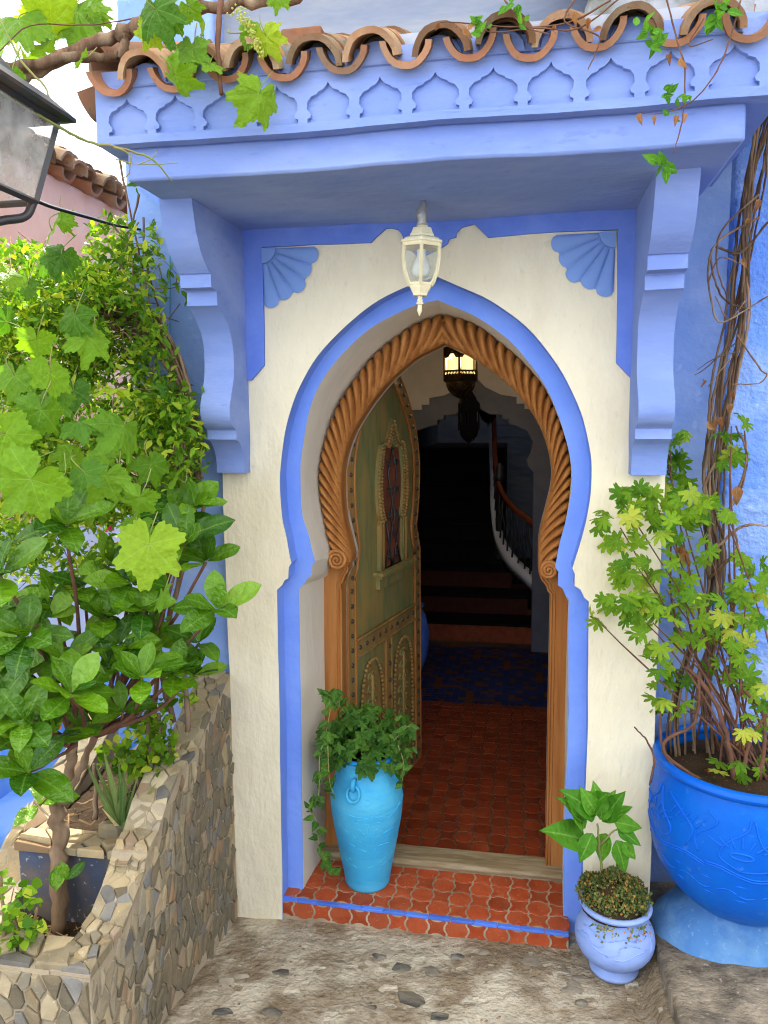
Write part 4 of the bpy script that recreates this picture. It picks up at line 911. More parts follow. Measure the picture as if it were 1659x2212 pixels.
def clip_convexish(cell, region):
    """drop cells whose centre is outside; pull stray corners back to the cell centre"""
    cx_ = sum(p[0] for p in cell)/len(cell); cy_ = sum(p[1] for p in cell)/len(cell)
    if not inside(region, (cx_, cy_)): return None
    outp = []
    for p in cell:
        t = 1.0
        while t > .1 and not inside(region, (cx_+(p[0]-cx_)*t, cy_+(p[1]-cy_)*t)): t -= .05
        outp.append((cx_+(p[0]-cx_)*t, cy_+(p[1]-cy_)*t))
    return outp
def cells(region, n, asp=(1, 1), shear=0.0, seed=1):
    r = random.Random(seed); xs_ = [p[0] for p in region]; ys_ = [p[1] for p in region]
    T = lambda p: ((p[0]+shear*p[1])*asp[0], p[1]*asp[1]); Ti = lambda p: (p[0]/asp[0]-shear*p[1]/asp[1], p[1]/asp[1])
    reg = [T(p) for p in region]; pts = []; tries = 0
    rect = len(region) == 4
    ar = abs(sum(reg[i-1][0]*reg[i][1]-reg[i][0]*reg[i-1][1] for i in range(len(reg))))/2; dmin = math.sqrt(ar/n)*.70
    bx0, bx1 = min(p[0] for p in reg), max(p[0] for p in reg); by0, by1 = min(p[1] for p in reg), max(p[1] for p in reg)
    while len(pts) < n and tries < 60000:
        tries += 1; p = (r.uniform(bx0, bx1), r.uniform(by0, by1)); dd = dmin*r.uniform(.75, 1.25)
        if inside(reg, p) and all((p[0]-q[0])**2+(p[1]-q[1])**2 > dd*dd for q in pts): pts.append(p)
    P = np.array(pts); res = []
    for i, p in enumerate(pts):
        d = ((P-P[i])**2).sum(1); o = np.argsort(d)[1:20]; m_ = dmin*1.9
        c = [(p[0]-m_, p[1]-m_), (p[0]+m_, p[1]-m_), (p[0]+m_, p[1]+m_), (p[0]-m_, p[1]+m_)]
        for k in o: c = clip(c, p, pts[k])
        if rect: c = [Ti(q) for q in c]; res.append([(min(max(q[0], min(xs_)), max(xs_)), min(max(q[1], min(ys_)), max(ys_))) for q in c]); continue
        c = clip_convexish(c, reg) if len(c) > 2 else None
        if c and len(c) > 2: res.append([Ti(q) for q in c])
    return res
STONES = []
mat('dark_stone', (0.12, 0.118, 0.11), (0.19, 0.18, 0.16), scale=9, rough=0.8, bump=0.6, bscale=45, rnd=.35, c3=(.26, .23, .17), scale3=5, amt3=.4); mat('rust_stone', (0.26, 0.17, 0.09), (0.20, 0.14, 0.09), scale=9, rough=0.85, bump=0.6, bscale=45, rnd=.3, c3=(.3, .26, .19), scale3=5, amt3=.5)
def stones(cs, mapf, parent, m_, gap=.004, h=(.008, .02), name='stone', r=random.Random(2)):
    for c in cs:
        cx_ = sum(p[0] for p in c)/len(c); cy_ = sum(p[1] for p in c)/len(c)
        sz = max(.014, min(math.hypot(p[0]-cx_, p[1]-cy_) for p in c)); s1 = max(.55, 1-gap/sz); hh = r.uniform(*h); tx_, ty_ = r.uniform(-.12, .12), r.uniform(-.12, .12); n = len(c); v = []
        for lev, s_ in ((-.012, s1), (hh*.72, s1*.985), (hh, s1*.90)):
            for p in c:
                dx, dy = (p[0]-cx_)*s_, (p[1]-cy_)*s_; v.append(mapf(cx_+dx, cy_+dy, lev+(dx*tx_+dy*ty_ if lev > 0 else 0)+r.uniform(-.0012, .0012)))
        v.append(mapf(cx_, cy_, hh+r.uniform(0, .004)))
        f = []
        for k in range(n): j = (k+1) % n; f += [(k, j, n+j, n+k), (n+k, n+j, 2*n+j, 2*n+k), (2*n+k, 2*n+j, 3*n)]
        STONES.append((sum((Vector(q)-Vector(CAM)).length for q in v[:1]), name, v, f, (m_ if r.random() < .6 else r.choice(('wall_stone', 'cap_stone', 'dark_stone', 'rust_stone'))), parent))
PX = -1.095
planter = empty('stone_planter', (-1.35, -.5, 0), 'stepped planter walled with thin split stones beside the white facade', 'planter')
top = [(0.0,.925),(-.12,.87),(-.254,.806),(-.309,.762),(-.471,.742),(-.562,.69),(-.627,.620),(-.693,.600),(-.715,.553),(-.795,.502),(-.84,.472),(-1.02,.455)]
rface = [(0.0, -.10)]+top+[(-1.02, -.10)]
pw = MB().add(plate(rface, [], PX-.115, PX, fn=lambda p, q_, y: (y, p, q_))).obj('side_wall', 'mortar', planter)
stones(cells([(0.0, -.075), (0, .905)]+[(a, b-.012) for a, b in top[1:]]+[(-1.02, .03)], 340, (1.9, 1.0), -.22, 3), lambda a, b, h: (PX+h, a, b), pw, 'wall_stone', gap=.0022, h=(.003, .009))
fw = MB().add(box(-2.2, PX-.117, -1.021, -.905, -.1, .452)).obj('front_wall', 'mortar', planter)
stones(cells([(-1.75, -.02), (-1.75, .445), (-1.10, .445), (-1.10, -.02)], 110, (1.6, 1), .12, 5), lambda a, b, h: (a, -1.02-h, b), fw, 'wall_stone', gap=.003, h=(.003, .011))
# capping along the sloping top
cum = [0.0]
for a, b in zip(top, top[1:]): cum.append(cum[-1]+math.hypot(b[0]-a[0], b[1]-a[1]))
def capmap(s_, x, h, prof_=top, cum_=cum):
    s_ = min(max(0, s_), cum_[-1]-1e-6); k = max(i for i in range(len(cum_)-1) if cum_[i] <= s_); t = (s_-cum_[k])/(cum_[k+1]-cum_[k])
    a, b = prof_[k], prof_[k+1]; dy, dz = b[0]-a[0], b[1]-a[1]; l = math.hypot(dy, dz); return (x, a[0]+dy*t+dz/l*-h*-1*(-1), a[1]+dz*t+abs(dy)/l*h)
stones(cells([(0, PX-.115), (cum[-1], PX-.115), (cum[-1], PX+.004), (0, PX+.004)], 95, (1, 1.0), 0, 7), lambda a, b, h: capmap(a, b, h), pw, 'cap_stone', gap=.003, h=(.006, .016))
stones(cells([(-1.9, -1.02), (PX-.01, -1.02), (PX-.01, -.905), (-1.9, -.905)], 30, (1, 1), 0, 8), lambda a, b, h: (a, b, .452+h), fw, 'cap_stone', gap=.004, h=(.008, .022))
ltop = [(.05,.70),(-.094,.623),(-.319,.519),(-.474,.466),(-.60,.35),(-.75,.30),(-.91,.30)]
lw = MB().add(plate([(.05, -.7)]+ltop+[(-.91, -.7)], [], -1.74, -1.60, fn=lambda p, q_, y: (y, p, q_))).obj('back_wall', 'mortar', planter)
lc = [0.0]
for a, b in zip(ltop, ltop[1:]): lc.append(lc[-1]+math.hypot(b[0]-a[0], b[1]-a[1]))
stones(cells([(0, -1.74), (lc[-1], -1.74), (lc[-1], -1.595), (0, -1.595)], 34, (1, 1), 0, 9), lambda a, b, h: capmap(a, b, h, ltop, lc), lw, 'cap_stone', gap=.004, h=(.006, .02))
MB().add(box(-1.599, -1.596, -.91, .05, -.1, .29)).obj('lining', 'old_blue_paint', planter)
dv = MB().add(box(-1.60, PX-.116, -.60, -.54, .1, .535)).obj('divider', 'old_blue_paint', planter, bevel=.006)
setp(dv, 'dirty flaking blue panel between the two soil beds')
stones(cells([(-1.60, -.625), (PX-.10, -.625), (PX-.10, -.525), (-1.60, -.525)], 12, (.8, 1), 0, 12), lambda a, b, h: (a, b, .535+h), dv, 'cap_stone', gap=.004, h=(.010, .03))
STONES.sort(key=lambda s_: s_[0])
for d_, nm, v, f, m_, par in STONES[:298]: link(nm, mdata(nm, v, f, m_), par)
rest = {}
for d_, nm, v, f, m_, par in STONES[298:]: rest.setdefault((m_, par.name), [MB(), par])[0].add((v, f))
for (m_, _), (mb, par) in rest.items(): link('small_stones', mdata('small_stones', mb.v, mb.f, m_), par, kind='stuff')
field('soil_bed', list(np.arange(-1.60, -1.20, .02)), list(np.arange(-.91, -.585, .02)), lambda x, y: .285+rough(x, y, .02, 14), 'soil', None, None, planter)
field('soil_bed', list(np.arange(-1.60, -1.20, .02)), list(np.arange(-.56, .06, .02)), lambda x, y: .49+.10*(y+.5)+rough(x, y, .02, 14), 'soil', None, None, planter)
random.seed(31)
mat('litter', (0.42, 0.30, 0.16), (0.25, 0.16, 0.08), rough=.9, rnd=.4, bump=0)
mb = MB()
for k in range(90):
    lo = random.random() < .65
    x, y = random.uniform(-1.58, -1.22), (random.uniform(-.88, -.62) if lo else random.uniform(-.5, -.05)); z = (.297 if lo else .505+.1*(y+.5))
    a = random.uniform(0, 6.3); l = random.uniform(.008, .035); mb.add(tube([(x-l*math.cos(a), y-l*math.sin(a), z), (x+l*math.cos(a), y+l*math.sin(a), z+random.uniform(0, .012))], random.uniform(.0012, .004), 4))
mb.obj('litter', 'litter', planter, kind='stuff')
link('loose_stone', mdata('loose_stone', *stone_mesh(.05, .022, 8, .55), 'cap_stone'), None, Matrix.Translation(on_z(238, 1790, .575)))
setp(bpy.data.objects['loose_stone'], 'tan loose stone lying on the divider beside the spiky plant', 'stone')
# ================================================================== STREET LANTERN AND CABLE
def streetlamp():
    T, B = .120, .080; best = None
    for cx_ in np.linspace(-1.7, -.9, 161):     # solve the lantern's place from its far edge, top and bottom
        a = on_x(78, 437, cx_+B); b = on_x(125, 262, cx_+T); er = abs((a.y-B)-(b.y-T))
        if best is None or er < best[0]: best = (er, cx_, a.y-B, (a.z+b.z)/2, (b.z-a.z)/2)
    _, lx_, ly_, lz_, H = best
    c = Vector((lx_, ly_, lz_)); e = empty('street_lantern', c, 'black framed street lantern with dirty glass on a scroll bracket', 'street lamp')
    def ch(name, mb_, m_, smooth=False):
        o = bpy.data.objects.new(name, mdata(name, mb_.v, mb_.f, m_, smooth)); COL.objects.link(o); o.parent = e; return o
    tc_ = [Vector((a*T, b*T, H)) for a, b in ((1, -1), (1, 1), (-1, 1), (-1, -1))]; bc_ = [Vector((a*B, b*B, -H)) for a, b in ((1, -1), (1, 1), (-1, 1), (-1, -1))]
    mb = MB()
    for k in range(4):
        for p, q_ in ((tc_[k], bc_[k]), (tc_[k], tc_[(k+1) % 4]), (bc_[k], bc_[(k+1) % 4])): mb.add(tube([p, q_], .008, 4))
    ch('frame', mb, 'black_iron')
    for k in range(4):
        p = MB(); p.add(([tc_[k]*.97, tc_[(k+1) % 4]*.97, bc_[(k+1) % 4]*.97, bc_[k]*.97], [(0, 1, 2, 3)])); ch('pane', p, 'dirty_glass')
    q2 = math.sqrt(2); ch('roof', MB().add(lathe([(T*q2*1.0, H), (T*q2*1.24, H+.004), (T*q2*1.24, H+.012), (T*q2*.9, H+.05), (T*q2*.55, H+.075), (T*q2*.3, H+.12), (.001, H+.15)], 4, phase=math.pi/4)), 'black_iron')
    ch('bulb', MB().add(lathe([(.02, H-.01), (.022, .06), (.045, .02), (.048, -.02), (.04, -.05), (.001, -.06)], 16)), 'porcelain', True)
    cc = [(B*.95, B*.95, -H), (B*.8, B*.75, -H-.035), (B*.5, .01, -H-.055), (0, -.04, -H-.085), (-.05, -.08, -H-.12), (-.12, -.12, -H-.11), (-.3, -.2, -H-.11)]
    br = MB().add(tube(catmull(cc, 6), .010, 6)); br.add(tube([(.035+.022*math.cos(t*.6)*(1-t/18)-.05, -.01, -H-.05+.022*math.sin(t*.6)*(1-t/18)) for t in range(15)], .006, 5)); br.add(lathe([(.001, -.022), (.018, -.01), (.02, 0), (.001, .022)], 10), Matrix.Translation((-.085, .04, -H-.16))); ch('bracket', br, 'black_iron', True)
streetlamp()
mat('cable_black', (.015, .015, .017), rough=.5, bump=0); mat('cable_white', (.75, .75, .72), rough=.5, bump=0); mat('string_blue', (.05, .35, .42), rough=.8, bump=0)
for dz, m_, lab_ in ((0, 'cable_black', 'black cable sagging past the salmon house to the wall corner'), (-3, 'cable_white', 'white wire strung alongside the black cable')):
    setp(MB().add(tube(catmull([pix(60, 425+dz, 2.05), pix(110, 447+dz, 2.15), pix(190, 470+dz, 2.4), pix(250, 487+dz*.6, 2.7), on_y(303, 496, .045)], 6), .0045 if dz == 0 else .003, 6)).obj('cable', m_, None, smooth=True), lab_, 'cable')
setp(MB().add(tube([on_y(368, 405, .042), on_y(367, 700, .042), on_y(369, 1000, .042)], .0022, 5)).obj('wall_string', 'string_blue', None), 'dark blue string hanging straight down the left blue wall', 'string')
# ================================================================== POTS
mat('vase_turquoise', (0.05, 0.37, 0.6), (0.035, 0.3, 0.56), scale=4, rough=0.5, bump=0.35, bscale=25, stretch=(1, 1, 2.5), c3=(0.10, 0.44, 0.62), scale3=2.5, amt3=0.7, spec=.2, speck=(0.02, 0.22, 0.55), speckamt=.35, bump2=.15)
mat('vase_rim', (0.012, 0.19, 0.52), (0.02, 0.24, 0.56), rough=0.4, bump=0.2)
mat('pot_cobalt', (0.002, 0.105, 0.52), (0.001, 0.08, 0.45), scale=3, rough=0.38, bump=0.3, bscale=25, c3=(0.004, 0.15, 0.58), scale3=2.2, amt3=0.7, spec=.16, speck=(0.25, 0.45, 0.7), speckamt=.12, bump2=.12)
mat('cobalt_line', (0.010, 0.13, 0.64), (0.006, 0.10, 0.56), rough=.4, bump=0)
mat('pot_lavender', (0.25, 0.35, 0.66), (0.2, 0.3, 0.62), scale=4, rough=0.6, bump=0.35, bscale=30, c3=(0.32, 0.43, 0.74), scale3=2.5, amt3=0.6, bump2=.2)
mat('turq_line', (0.06, 0.43, 0.70), (0.045, 0.37, 0.66), rough=.5, bump=0)
def potmesh(prof, seg=64, soil=None):
    P = smooth2(prof, 5); return lathe(P, seg)
def radius_at(prof, z):
    P = smooth2(prof, 5); best = [r for (r, zz), (r2, z2) in zip(P, P[1:]) if min(zz, z2) <= z <= max(zz, z2)]; return max(best) if best else P[-1][0]
def engrave(prof, loc, lines, rad):
    """thin drawn lines on a pot: lists of (azimuth deg from camera side, height)"""
    mb = MB(); base = math.atan2(CAM[1]-loc[1], CAM[0]-loc[0])
    for L_ in lines:
        P = smooth2(L_, 5) if len(L_) > 2 else resample(L_, 12); pts = []
        for a, z in P:
            r = radius_at(prof, z); t = base+math.radians(a); pts.append((r*math.cos(t), r*math.sin(t), z))
        mb.add(tube(pts, rad, 5))
    return mb
def pot(name, loc, label, prof, m_, rim=None, rimm=None, lines=(), linem=None, lr=.0016, soilr=None, soilz=None):
    e = empty(name, loc, label, 'pot')
    def ch(nm, mb_, m2, smooth=True):
        o = bpy.data.objects.new(nm, mdata(nm, mb_.v, mb_.f, m2, smooth)); COL.objects.link(o); o.parent = e; return o
    ch('body', MB().add(potmesh(prof)), m_)
    if rim: ch('rim', MB().add(lathe([(rim[0]+rim[1]*math.cos(t), rim[2]+rim[1]*math.sin(t)) for t in np.linspace(0, 2*math.pi, 13)], 64)), rimm or m_)
    if lines: ch('engraving', engrave(prof, loc, lines, lr), linem or m_)
    if soilr: ch('soil', MB().add(lathe([(soilr, soilz), (soilr*.6, soilz+.01), (.001, soilz+.015)], 32)), 'soil')
    return e, ch
def wave(a0, a1, z, amp, n, ph=0): return [(a0+(a1-a0)*t, z+amp*math.sin(ph+n*2*math.pi*t)) for t in np.linspace(0, 1, 8*max(1, int(n))+1)]
VP = [(.087, 0), (.092, .012), (.097, .05), (.110, .12), (.125, .20), (.140, .29), (.146, .36), (.142, .405), (.129, .455), (.119, .495), (.118, .525), (.124, .545), (.126, .552)]
VL = (-.600, .178, STZ+.002)
vase, vch = pot('vase', VL, 'tall turquoise clay vase with ring handle on the tiled doorstep', VP, 'vase_turquoise', (.122, .0095, .553), 'vase_rim',
    [[(-90, .372), (-30, .352), (0, .347), (40, .350), (90, .375)], [(-90, .34), (0, .322), (90, .345)], [(-90, .165), (0, .147), (90, .165)], [(-90, .115), (0, .10), (90, .115)], [(-20, .330), (0, .343), (15, .36), (35, .365)], [(35, .332), (50, .35), (65, .375)],
     [(-75, .28), (-50, .29), (-25, .265), (-8, .235)], [(8, .235), (20, .265), (45, .28), (60, .27)], [(-65, .215), (-45, .235), (-20, .215), (5, .19)], [(10, .19), (22, .22), (50, .215), (62, .20)], [(-2, .26), (-8, .285), (-14, .30)], [(1, .26), (3, .30), (0, .325)], [(6, .265), (12, .285), (16, .295)],
     [(-40, .135), (-15, .115), (15, .13), (40, .155)], [(30, .12), (45, .135), (60, .155)], [(-70, .135), (-55, .145), (-40, .13)], [(60, .24), (70, .28), (80, .31)]], 'turq_line', .0022, .10, .525)
ba = math.atan2(CAM[1]-VL[1], CAM[0]-VL[0])-math.radians(22); rr0 = radius_at(VP, .46)
hc = Vector((math.cos(ba)*(rr0+.012), math.sin(ba)*(rr0+.012), .438)); tg = Vector((-math.sin(ba), math.cos(ba), 0)); up_ = Vector((-math.cos(ba)*.35, -math.sin(ba)*.35, 1)).normalized()
vch('ring_handle', MB().add(tube([hc+tg*.026*math.cos(t)+up_*.030*math.sin(t) for t in np.linspace(0, 2*math.pi, 25)[:-1]], .0062, 8, closed=True)), 'vase_turquoise')
vch('ring_loop', MB().add(tube([Vector((math.cos(ba)*q_, math.sin(ba)*q_, z)) for q_, z in ((rr0-.01, .487), (rr0+.006, .488), (rr0+.017, .477), (rr0+.018, .462), (rr0+.008, .454), (rr0-.008, .455))], .010, 8)), 'vase_turquoise')
BP = [(.150, 0), (.168, .010), (.205, .040), (.247, .085), (.280, .145), (.299, .21), (.307, .28), (.306, .34), (.299, .41), (.288, .465), (.283, .482), (.286, .495)]
BL = (.757, -.065, .25)
wv = []
big, bch = pot('flower_pot', BL, 'large cobalt blue pot with drawn waves on a blue plaster mound', BP, 'pot_cobalt', (.284, .017, .493), 'pot_cobalt',
    [[(-95, .150), (0, .150), (95, .150)], [(-95, .158), (0, .158), (95, .158)], [(-95, .213), (0, .213), (95, .213)], [(-95, .222), (0, .222), (95, .222)]] +
    [wave(a, a+22, .182, .010, 1) for a in range(-88, 90, 25)] + [wave(a, a+70, .250, .012, 1.5, k) for k, a in enumerate((-90, -20, 50))] + [wave(a, a+70, .258, .012, 1.5, k) for k, a in enumerate((-90, -20, 50))] +
    [q_ for c in (-62, 0, 62) for q_ in ([(c, .265), (c-12, .30), (c-8, .35), (c+2, .395), (c+4, .43)], [(c, .265), (c+14, .28), (c+18, .32), (c+10, .36), (c+6, .43)], [(c-20, .43), (c-14, .40), (c-26, .34), (c-24, .29)], [(c+14, .43), (c+26, .39), (c+34, .35), (c+30, .29)])] +
    [[(c+math.degrees(.045/.29)*math.cos(t)*.7, .315+.010*math.sin(t)) for t in np.linspace(0, 6.28, 9)] for c in (-62, 0, 62)] +
    [[(c+d*.9, .34+abs(d)*-.0005), (c+d*1.6, .375-abs(d)*.0018)] for c in (-62, 0, 62) for d in (-12, -8, -4, 0, 4, 8, 12)] + [[(c+d, .40), (c+d-5, .36)] for c in (-31, 31) for d in (-10, -5, 0, 5, 10)], 'cobalt_line', .0030, .262, .455)
SP = [(.070, 0), (.080, .006), (.082, .016), (.070, .030), (.072, .040), (.100, .060), (.124, .090), (.133, .125), (.128, .160), (.113, .190), (.102, .212), (.101, .228), (.112, .245)]
SL_ = (.335, -.150, -.006)
small, sch = pot('flower_pot', SL_, 'small pale lavender blue pot standing by the doorstep', SP, 'pot_lavender', (.111, .010, .247), 'pot_lavender',
    [wave(-60, 60, .185, .006, 2), wave(-70, 10, .150, .010, 1), [(-10, .135), (5, .15), (10, .17), (25, .175), (40, .165)], [(0, .13), (15, .13), (30, .145), (50, .15)], wave(-60, -15, .165, .008, 1), [(35, .18), (45, .20), (55, .205)], [(60, .13), (65, .16), (68, .2)]], None, .0022, .095, .225)
mat('mound_blue', (0.055, 0.16, 0.4), (0.075, 0.2, 0.42), scale=5, rough=.6, bump=.6, bscale=30, bump2=.5, c3=(0.14, 0.28, 0.46), scale3=9, amt3=.6, speck=(.3, .45, .65), speckamt=.3)
# blue plaster mound under the big pot
v = []; f = []; prof_ = [(.10, .255), (.162, .252), (.170, .225), (.176, .19), (.184, .165), (.204, .147), (.218, .09)]
for i, (r, z) in enumerate(prof_):
    for k in range(48):
        a = 2*math.pi*k/48; q_ = r*(1+.05*mnoise.noise(Vector((math.cos(a)*2, math.sin(a)*2, i*.4)))+(.35*max(0, math.cos(a-3.0))**2 if i > 2 else 0))
        v.append((max(.474, BL[0]+q_*math.cos(a)), min(.25, BL[1]+q_*math.sin(a)), z+.004*mnoise.noise(Vector((a*3, i, 2)))))
for i in range(len(prof_)-1):
    for k in range(48): f.append((i*48+k, i*48+(k+1) % 48, (i+1)*48+(k+1) % 48, (i+1)*48+k))
f.append(tuple(range(47, -1, -1)))
setp(link('plaster_mound', mdata('plaster_mound', v, f, 'mound_blue', True)), 'lumpy blue painted plaster mound under the large cobalt pot', 'plinth')
# ================================================================== PLANTS
def lm(name, v, f, vein, m_, smooth=True):
    me = mdata(name, v, f, m_, smooth); at = me.attributes.new('vein', 'FLOAT', 'POINT'); at.data.foreach_set('value', [float(x) for x in vein]); return me
def blade(wfun, n=9, fold=.25, curl=.25, side=5, twist=0.0, wav=0.0):
    """simple leaf, length 1 along +y, from half-width function"""
    v = []; f = []; ve = []; cols = (-1, -.5, 0, .5, 1)
    for i in range(n+1):
        t = i/n; w_ = wfun(t)
        for u in cols:
            x = u*w_; z = abs(x)*fold-curl*t*t+wav*math.sin(t*11+u*2)*abs(u)*.06+twist*u*t*.1
            v.append((x, t, z)); ve.append(1.0 if u == 0 else (.35 if (i % 2 == 0 and abs(u) == .5) else 0.0))
    for i in range(n):
        for j in range(4): k = i*5+j; f.append((k, k+1, k+6, k+5))
    return v, f, ve
def lobed(rfun, axes, n=72, cup=.15, fold=.1, wav=.03, seed=0, y0=.0):
    r_ = random.Random(seed); v = [(0, 0, 0)]; ve = [1.0]; f = []
    ph = r_.random()*6
    for ring in (.30, .62, 1.0):
        for k in range(n):
            a = -math.pi/2+2*math.pi*(k+.5)/n; r = rfun(a)*ring; x, y = r*math.cos(a), r*math.sin(a)
            da = min(abs((a-ax_+math.pi) % (2*math.pi)-math.pi) for ax_ in axes)
            z = cup*(x*x+y*y)*-1+fold*min(1, da*1.8)*r*.6+wav*math.sin(3*a+ph)*ring+wav*.6*math.sin(7*a+ph*2)*ring**2
            v.append((x, y+y0, z)); ve.append(max(0, 1-da*(9 if ring > .5 else 5)))
    for k in range(n): j = (k+1) % n; f += [(0, 1+k, 1+j), (1+k, 1+n+k, 1+n+j, 1+j), (1+n+k, 1+2*n+k, 1+2*n+j, 1+n+j)]
    return v, f, ve
def angd(a, b): return abs((a-b+math.pi) % (2*math.pi)-math.pi)
GA = [math.radians(d) for d in (90, 38, 142, -18, 198)]
def grape_r(a):
    base = .64+.05*math.sin(a)
    l = max(s*math.exp(-(angd(a, c)/w_)**2) for c, s, w_ in zip(GA, (.34, .26, .26, .18, .18), (.25, .25, .25, .32, .32)))
    notch = 1-.75*math.exp(-(angd(a, -math.pi/2)/.22)**2)
    ser = 1+.055*math.sin(a*27)+.025*math.sin(a*13+1)
    return (base+l)*notch*ser
def ger_r(a):
    l = max(math.exp(-(angd(a, c)/.28)**4) for c in (math.radians(d) for d in (90, 45, 135, 2, 178, -38, 218)))
    ser = 1+.07*math.cos(a*24)
    return (.42+.50*l*(.85+.15*math.sin(a)))*ser*(1-.6*math.exp(-(angd(a, -math.pi/2)/.25)**2))
def ivy_r(a):
    P = ((90, 1.0, .33), (35, .72, .26), (145, .72, .26), (-28, .55, .28), (208, .55, .28))
    return max(s*max(.0, 1-angd(a, math.radians(c))/(w_*2.1)) for c, s, w_ in P)*.72+.26*(1-.4*math.exp(-(angd(a, -math.pi/2)/.3)**2))
leafmat('grape_leaf', (0.046, 0.135, 0.010), (0.13, 0.265, 0.014), (0.32, 0.45, 0.14), rough=.38, trans=.30, tc=(2.3, 2.1, .5), c3=(0.26, 0.37, 0.02), p3=.92)
leafmat('glossy_leaf', (0.022, 0.088, 0.004), (0.105, 0.24, 0.007), (0.17, 0.33, 0.05), rough=.2, trans=.16, tc=(2.4, 2.2, .5), spec=.32, c3=(0.17, 0.32, 0.03), p3=.86)
leafmat('small_leaf', (0.032, 0.11, 0.007), (0.165, 0.305, 0.016), (0.2, 0.4, 0.08), rough=.45, trans=.4, island=True, c3=(0.35, 0.42, 0.04), p3=.8)
leafmat('geranium_leaf', (0.060, 0.165, 0.010), (0.165, 0.30, 0.016), (0.35, 0.50, 0.16), rough=.6, trans=.35, c3=(0.40, 0.44, 0.06), p3=.87)
leafmat('ivy_leaf', (0.026, 0.090, 0.012), (0.080, 0.18, 0.02), (0.22, 0.36, 0.12), rough=.4, trans=.22)
leafmat('pepper_leaf', (0.045, 0.17, 0.012), (0.10, 0.28, 0.02), (0.28, 0.48, 0.10), rough=.4, trans=.3)
leafmat('succulent', (0.06, 0.10, 0.025), (0.16, 0.20, 0.06), (0.3, 0.3, 0.1), rough=.6, trans=.2, island=True, c3=(0.42, 0.22, 0.06), p3=.78)
leafmat('blade_green', (0.07, 0.13, 0.035), (0.16, 0.22, 0.07), (0.3, 0.35, 0.15), rough=.5, trans=.25, c3=(0.50, 0.42, 0.22), p3=.8)
leafmat('dry_leaf', (0.20, 0.075, 0.025), (0.42, 0.22, 0.09), (0.5, 0.35, 0.2), rough=.8, trans=.25, tc=(1.5, 1.2, .8))
mat('bark', (0.20, 0.135, 0.085), (0.13, 0.085, 0.05), scale=18, rough=.9, bump=.7, bscale=40, stretch=(2, 2, .5), c3=(0.30, 0.22, 0.15), scale3=8, amt3=.5)
mat('vine_bark', (0.17, 0.10, 0.06), (0.085, 0.05, 0.032), scale=14, rough=.9, bump=.8, bscale=40, stretch=(3, 3, .4), rnd=.35, c3=(0.34, 0.25, 0.16), scale3=6, amt3=.6)
mat('green_stem', (0.17, 0.24, 0.06), (0.24, 0.20, 0.08), rough=.6, bump=.1); mat('red_stem', (0.17, 0.085, 0.055), (0.10, 0.05, 0.033), scale=20, rough=.75, bump=.6, bscale=60)
GRAPE = []
for s in range(4):
    GRAPE.append(lm('leaf', *lobed(grape_r, GA, 108, cup=.15+.14*s, fold=.20, wav=.05+.02*s, seed=s), 'grape_leaf'))
obov = lambda t: .25*math.sin(math.pi*min(1, t**1.25*.98+.01))**.8*(1 if t < .97 else .6)
GLOSS = [lm('leaf', *blade(lambda t: max(.006, obov(t)), 10, .22, c, wav=wv_), 'glossy_leaf') for c, wv_ in ((.18, .3), (.32, .6), (.05, .2), (.42, .5))]
lance = lambda t: max(.004, .17*math.sin(math.pi*t**.8)**.9)
GER = [lm('leaf', *lobed(ger_r, [math.radians(d) for d in (90, 45, 135, 2, 178, -38, 218)], 98, cup=c, fold=.12, wav=.05, seed=s), 'geranium_leaf') for s, c in enumerate((.1, .3, .5))]
IVY = [lm('leaf', *lobed(ivy_r, [math.radians(d) for d in (90, 35, 145, -28, 208)], 60, cup=c, fold=.14, wav=.03, seed=s), 'ivy_leaf') for s, c in enumerate((.12, .3, .2))]
ovate = lambda t: max(.004, .30*math.sin(math.pi*t**.72)**.95*(1-.25*t))
PEP = [lm('leaf', *blade(ovate, 12, .28, c, wav=.5), 'pepper_leaf') for c in (.18, .35, .28)]
OVI = [lm('leaf', *blade(ovate, 8, .3, c, wav=.2), 'ivy_leaf') for c in (.15, .3)]
LIGHT = lm('leaf', *blade(lance, 8, .35, .2), 'grape_leaf')
DRY = [lm('leaf', *blade(ovate, 8, .9, .6, wav=1.5), 'dry_leaf')]
def put(me, parent, pos, tip, nrm, s, name='leaf'): return link(name, me, parent, frame(pos, tip, nrm, s))
def branch(parent, pts, r0, r1, m_, name='branch', n=5, seg=6, wob=0.0):
    P = catmull([Vector(p)+rv(wob) if 0 < i < len(pts)-1 else Vector(p) for i, p in enumerate(pts)], n); k = len(P)
    P = [p+rv(r0*.22) if 0 < i < k-1 else p for i, p in enumerate(P)]      # knots and kinks
    return MB().add(tube(P, [(r0+(r1-r0)*i/(k-1))*random.uniform(.85, 1.18) for i in range(k)], seg)).obj(name, m_, parent, smooth=True)
def vdir(p): return (TOCAM-Vector(p)).normalized()
UP = Vector((0, 0, 1))
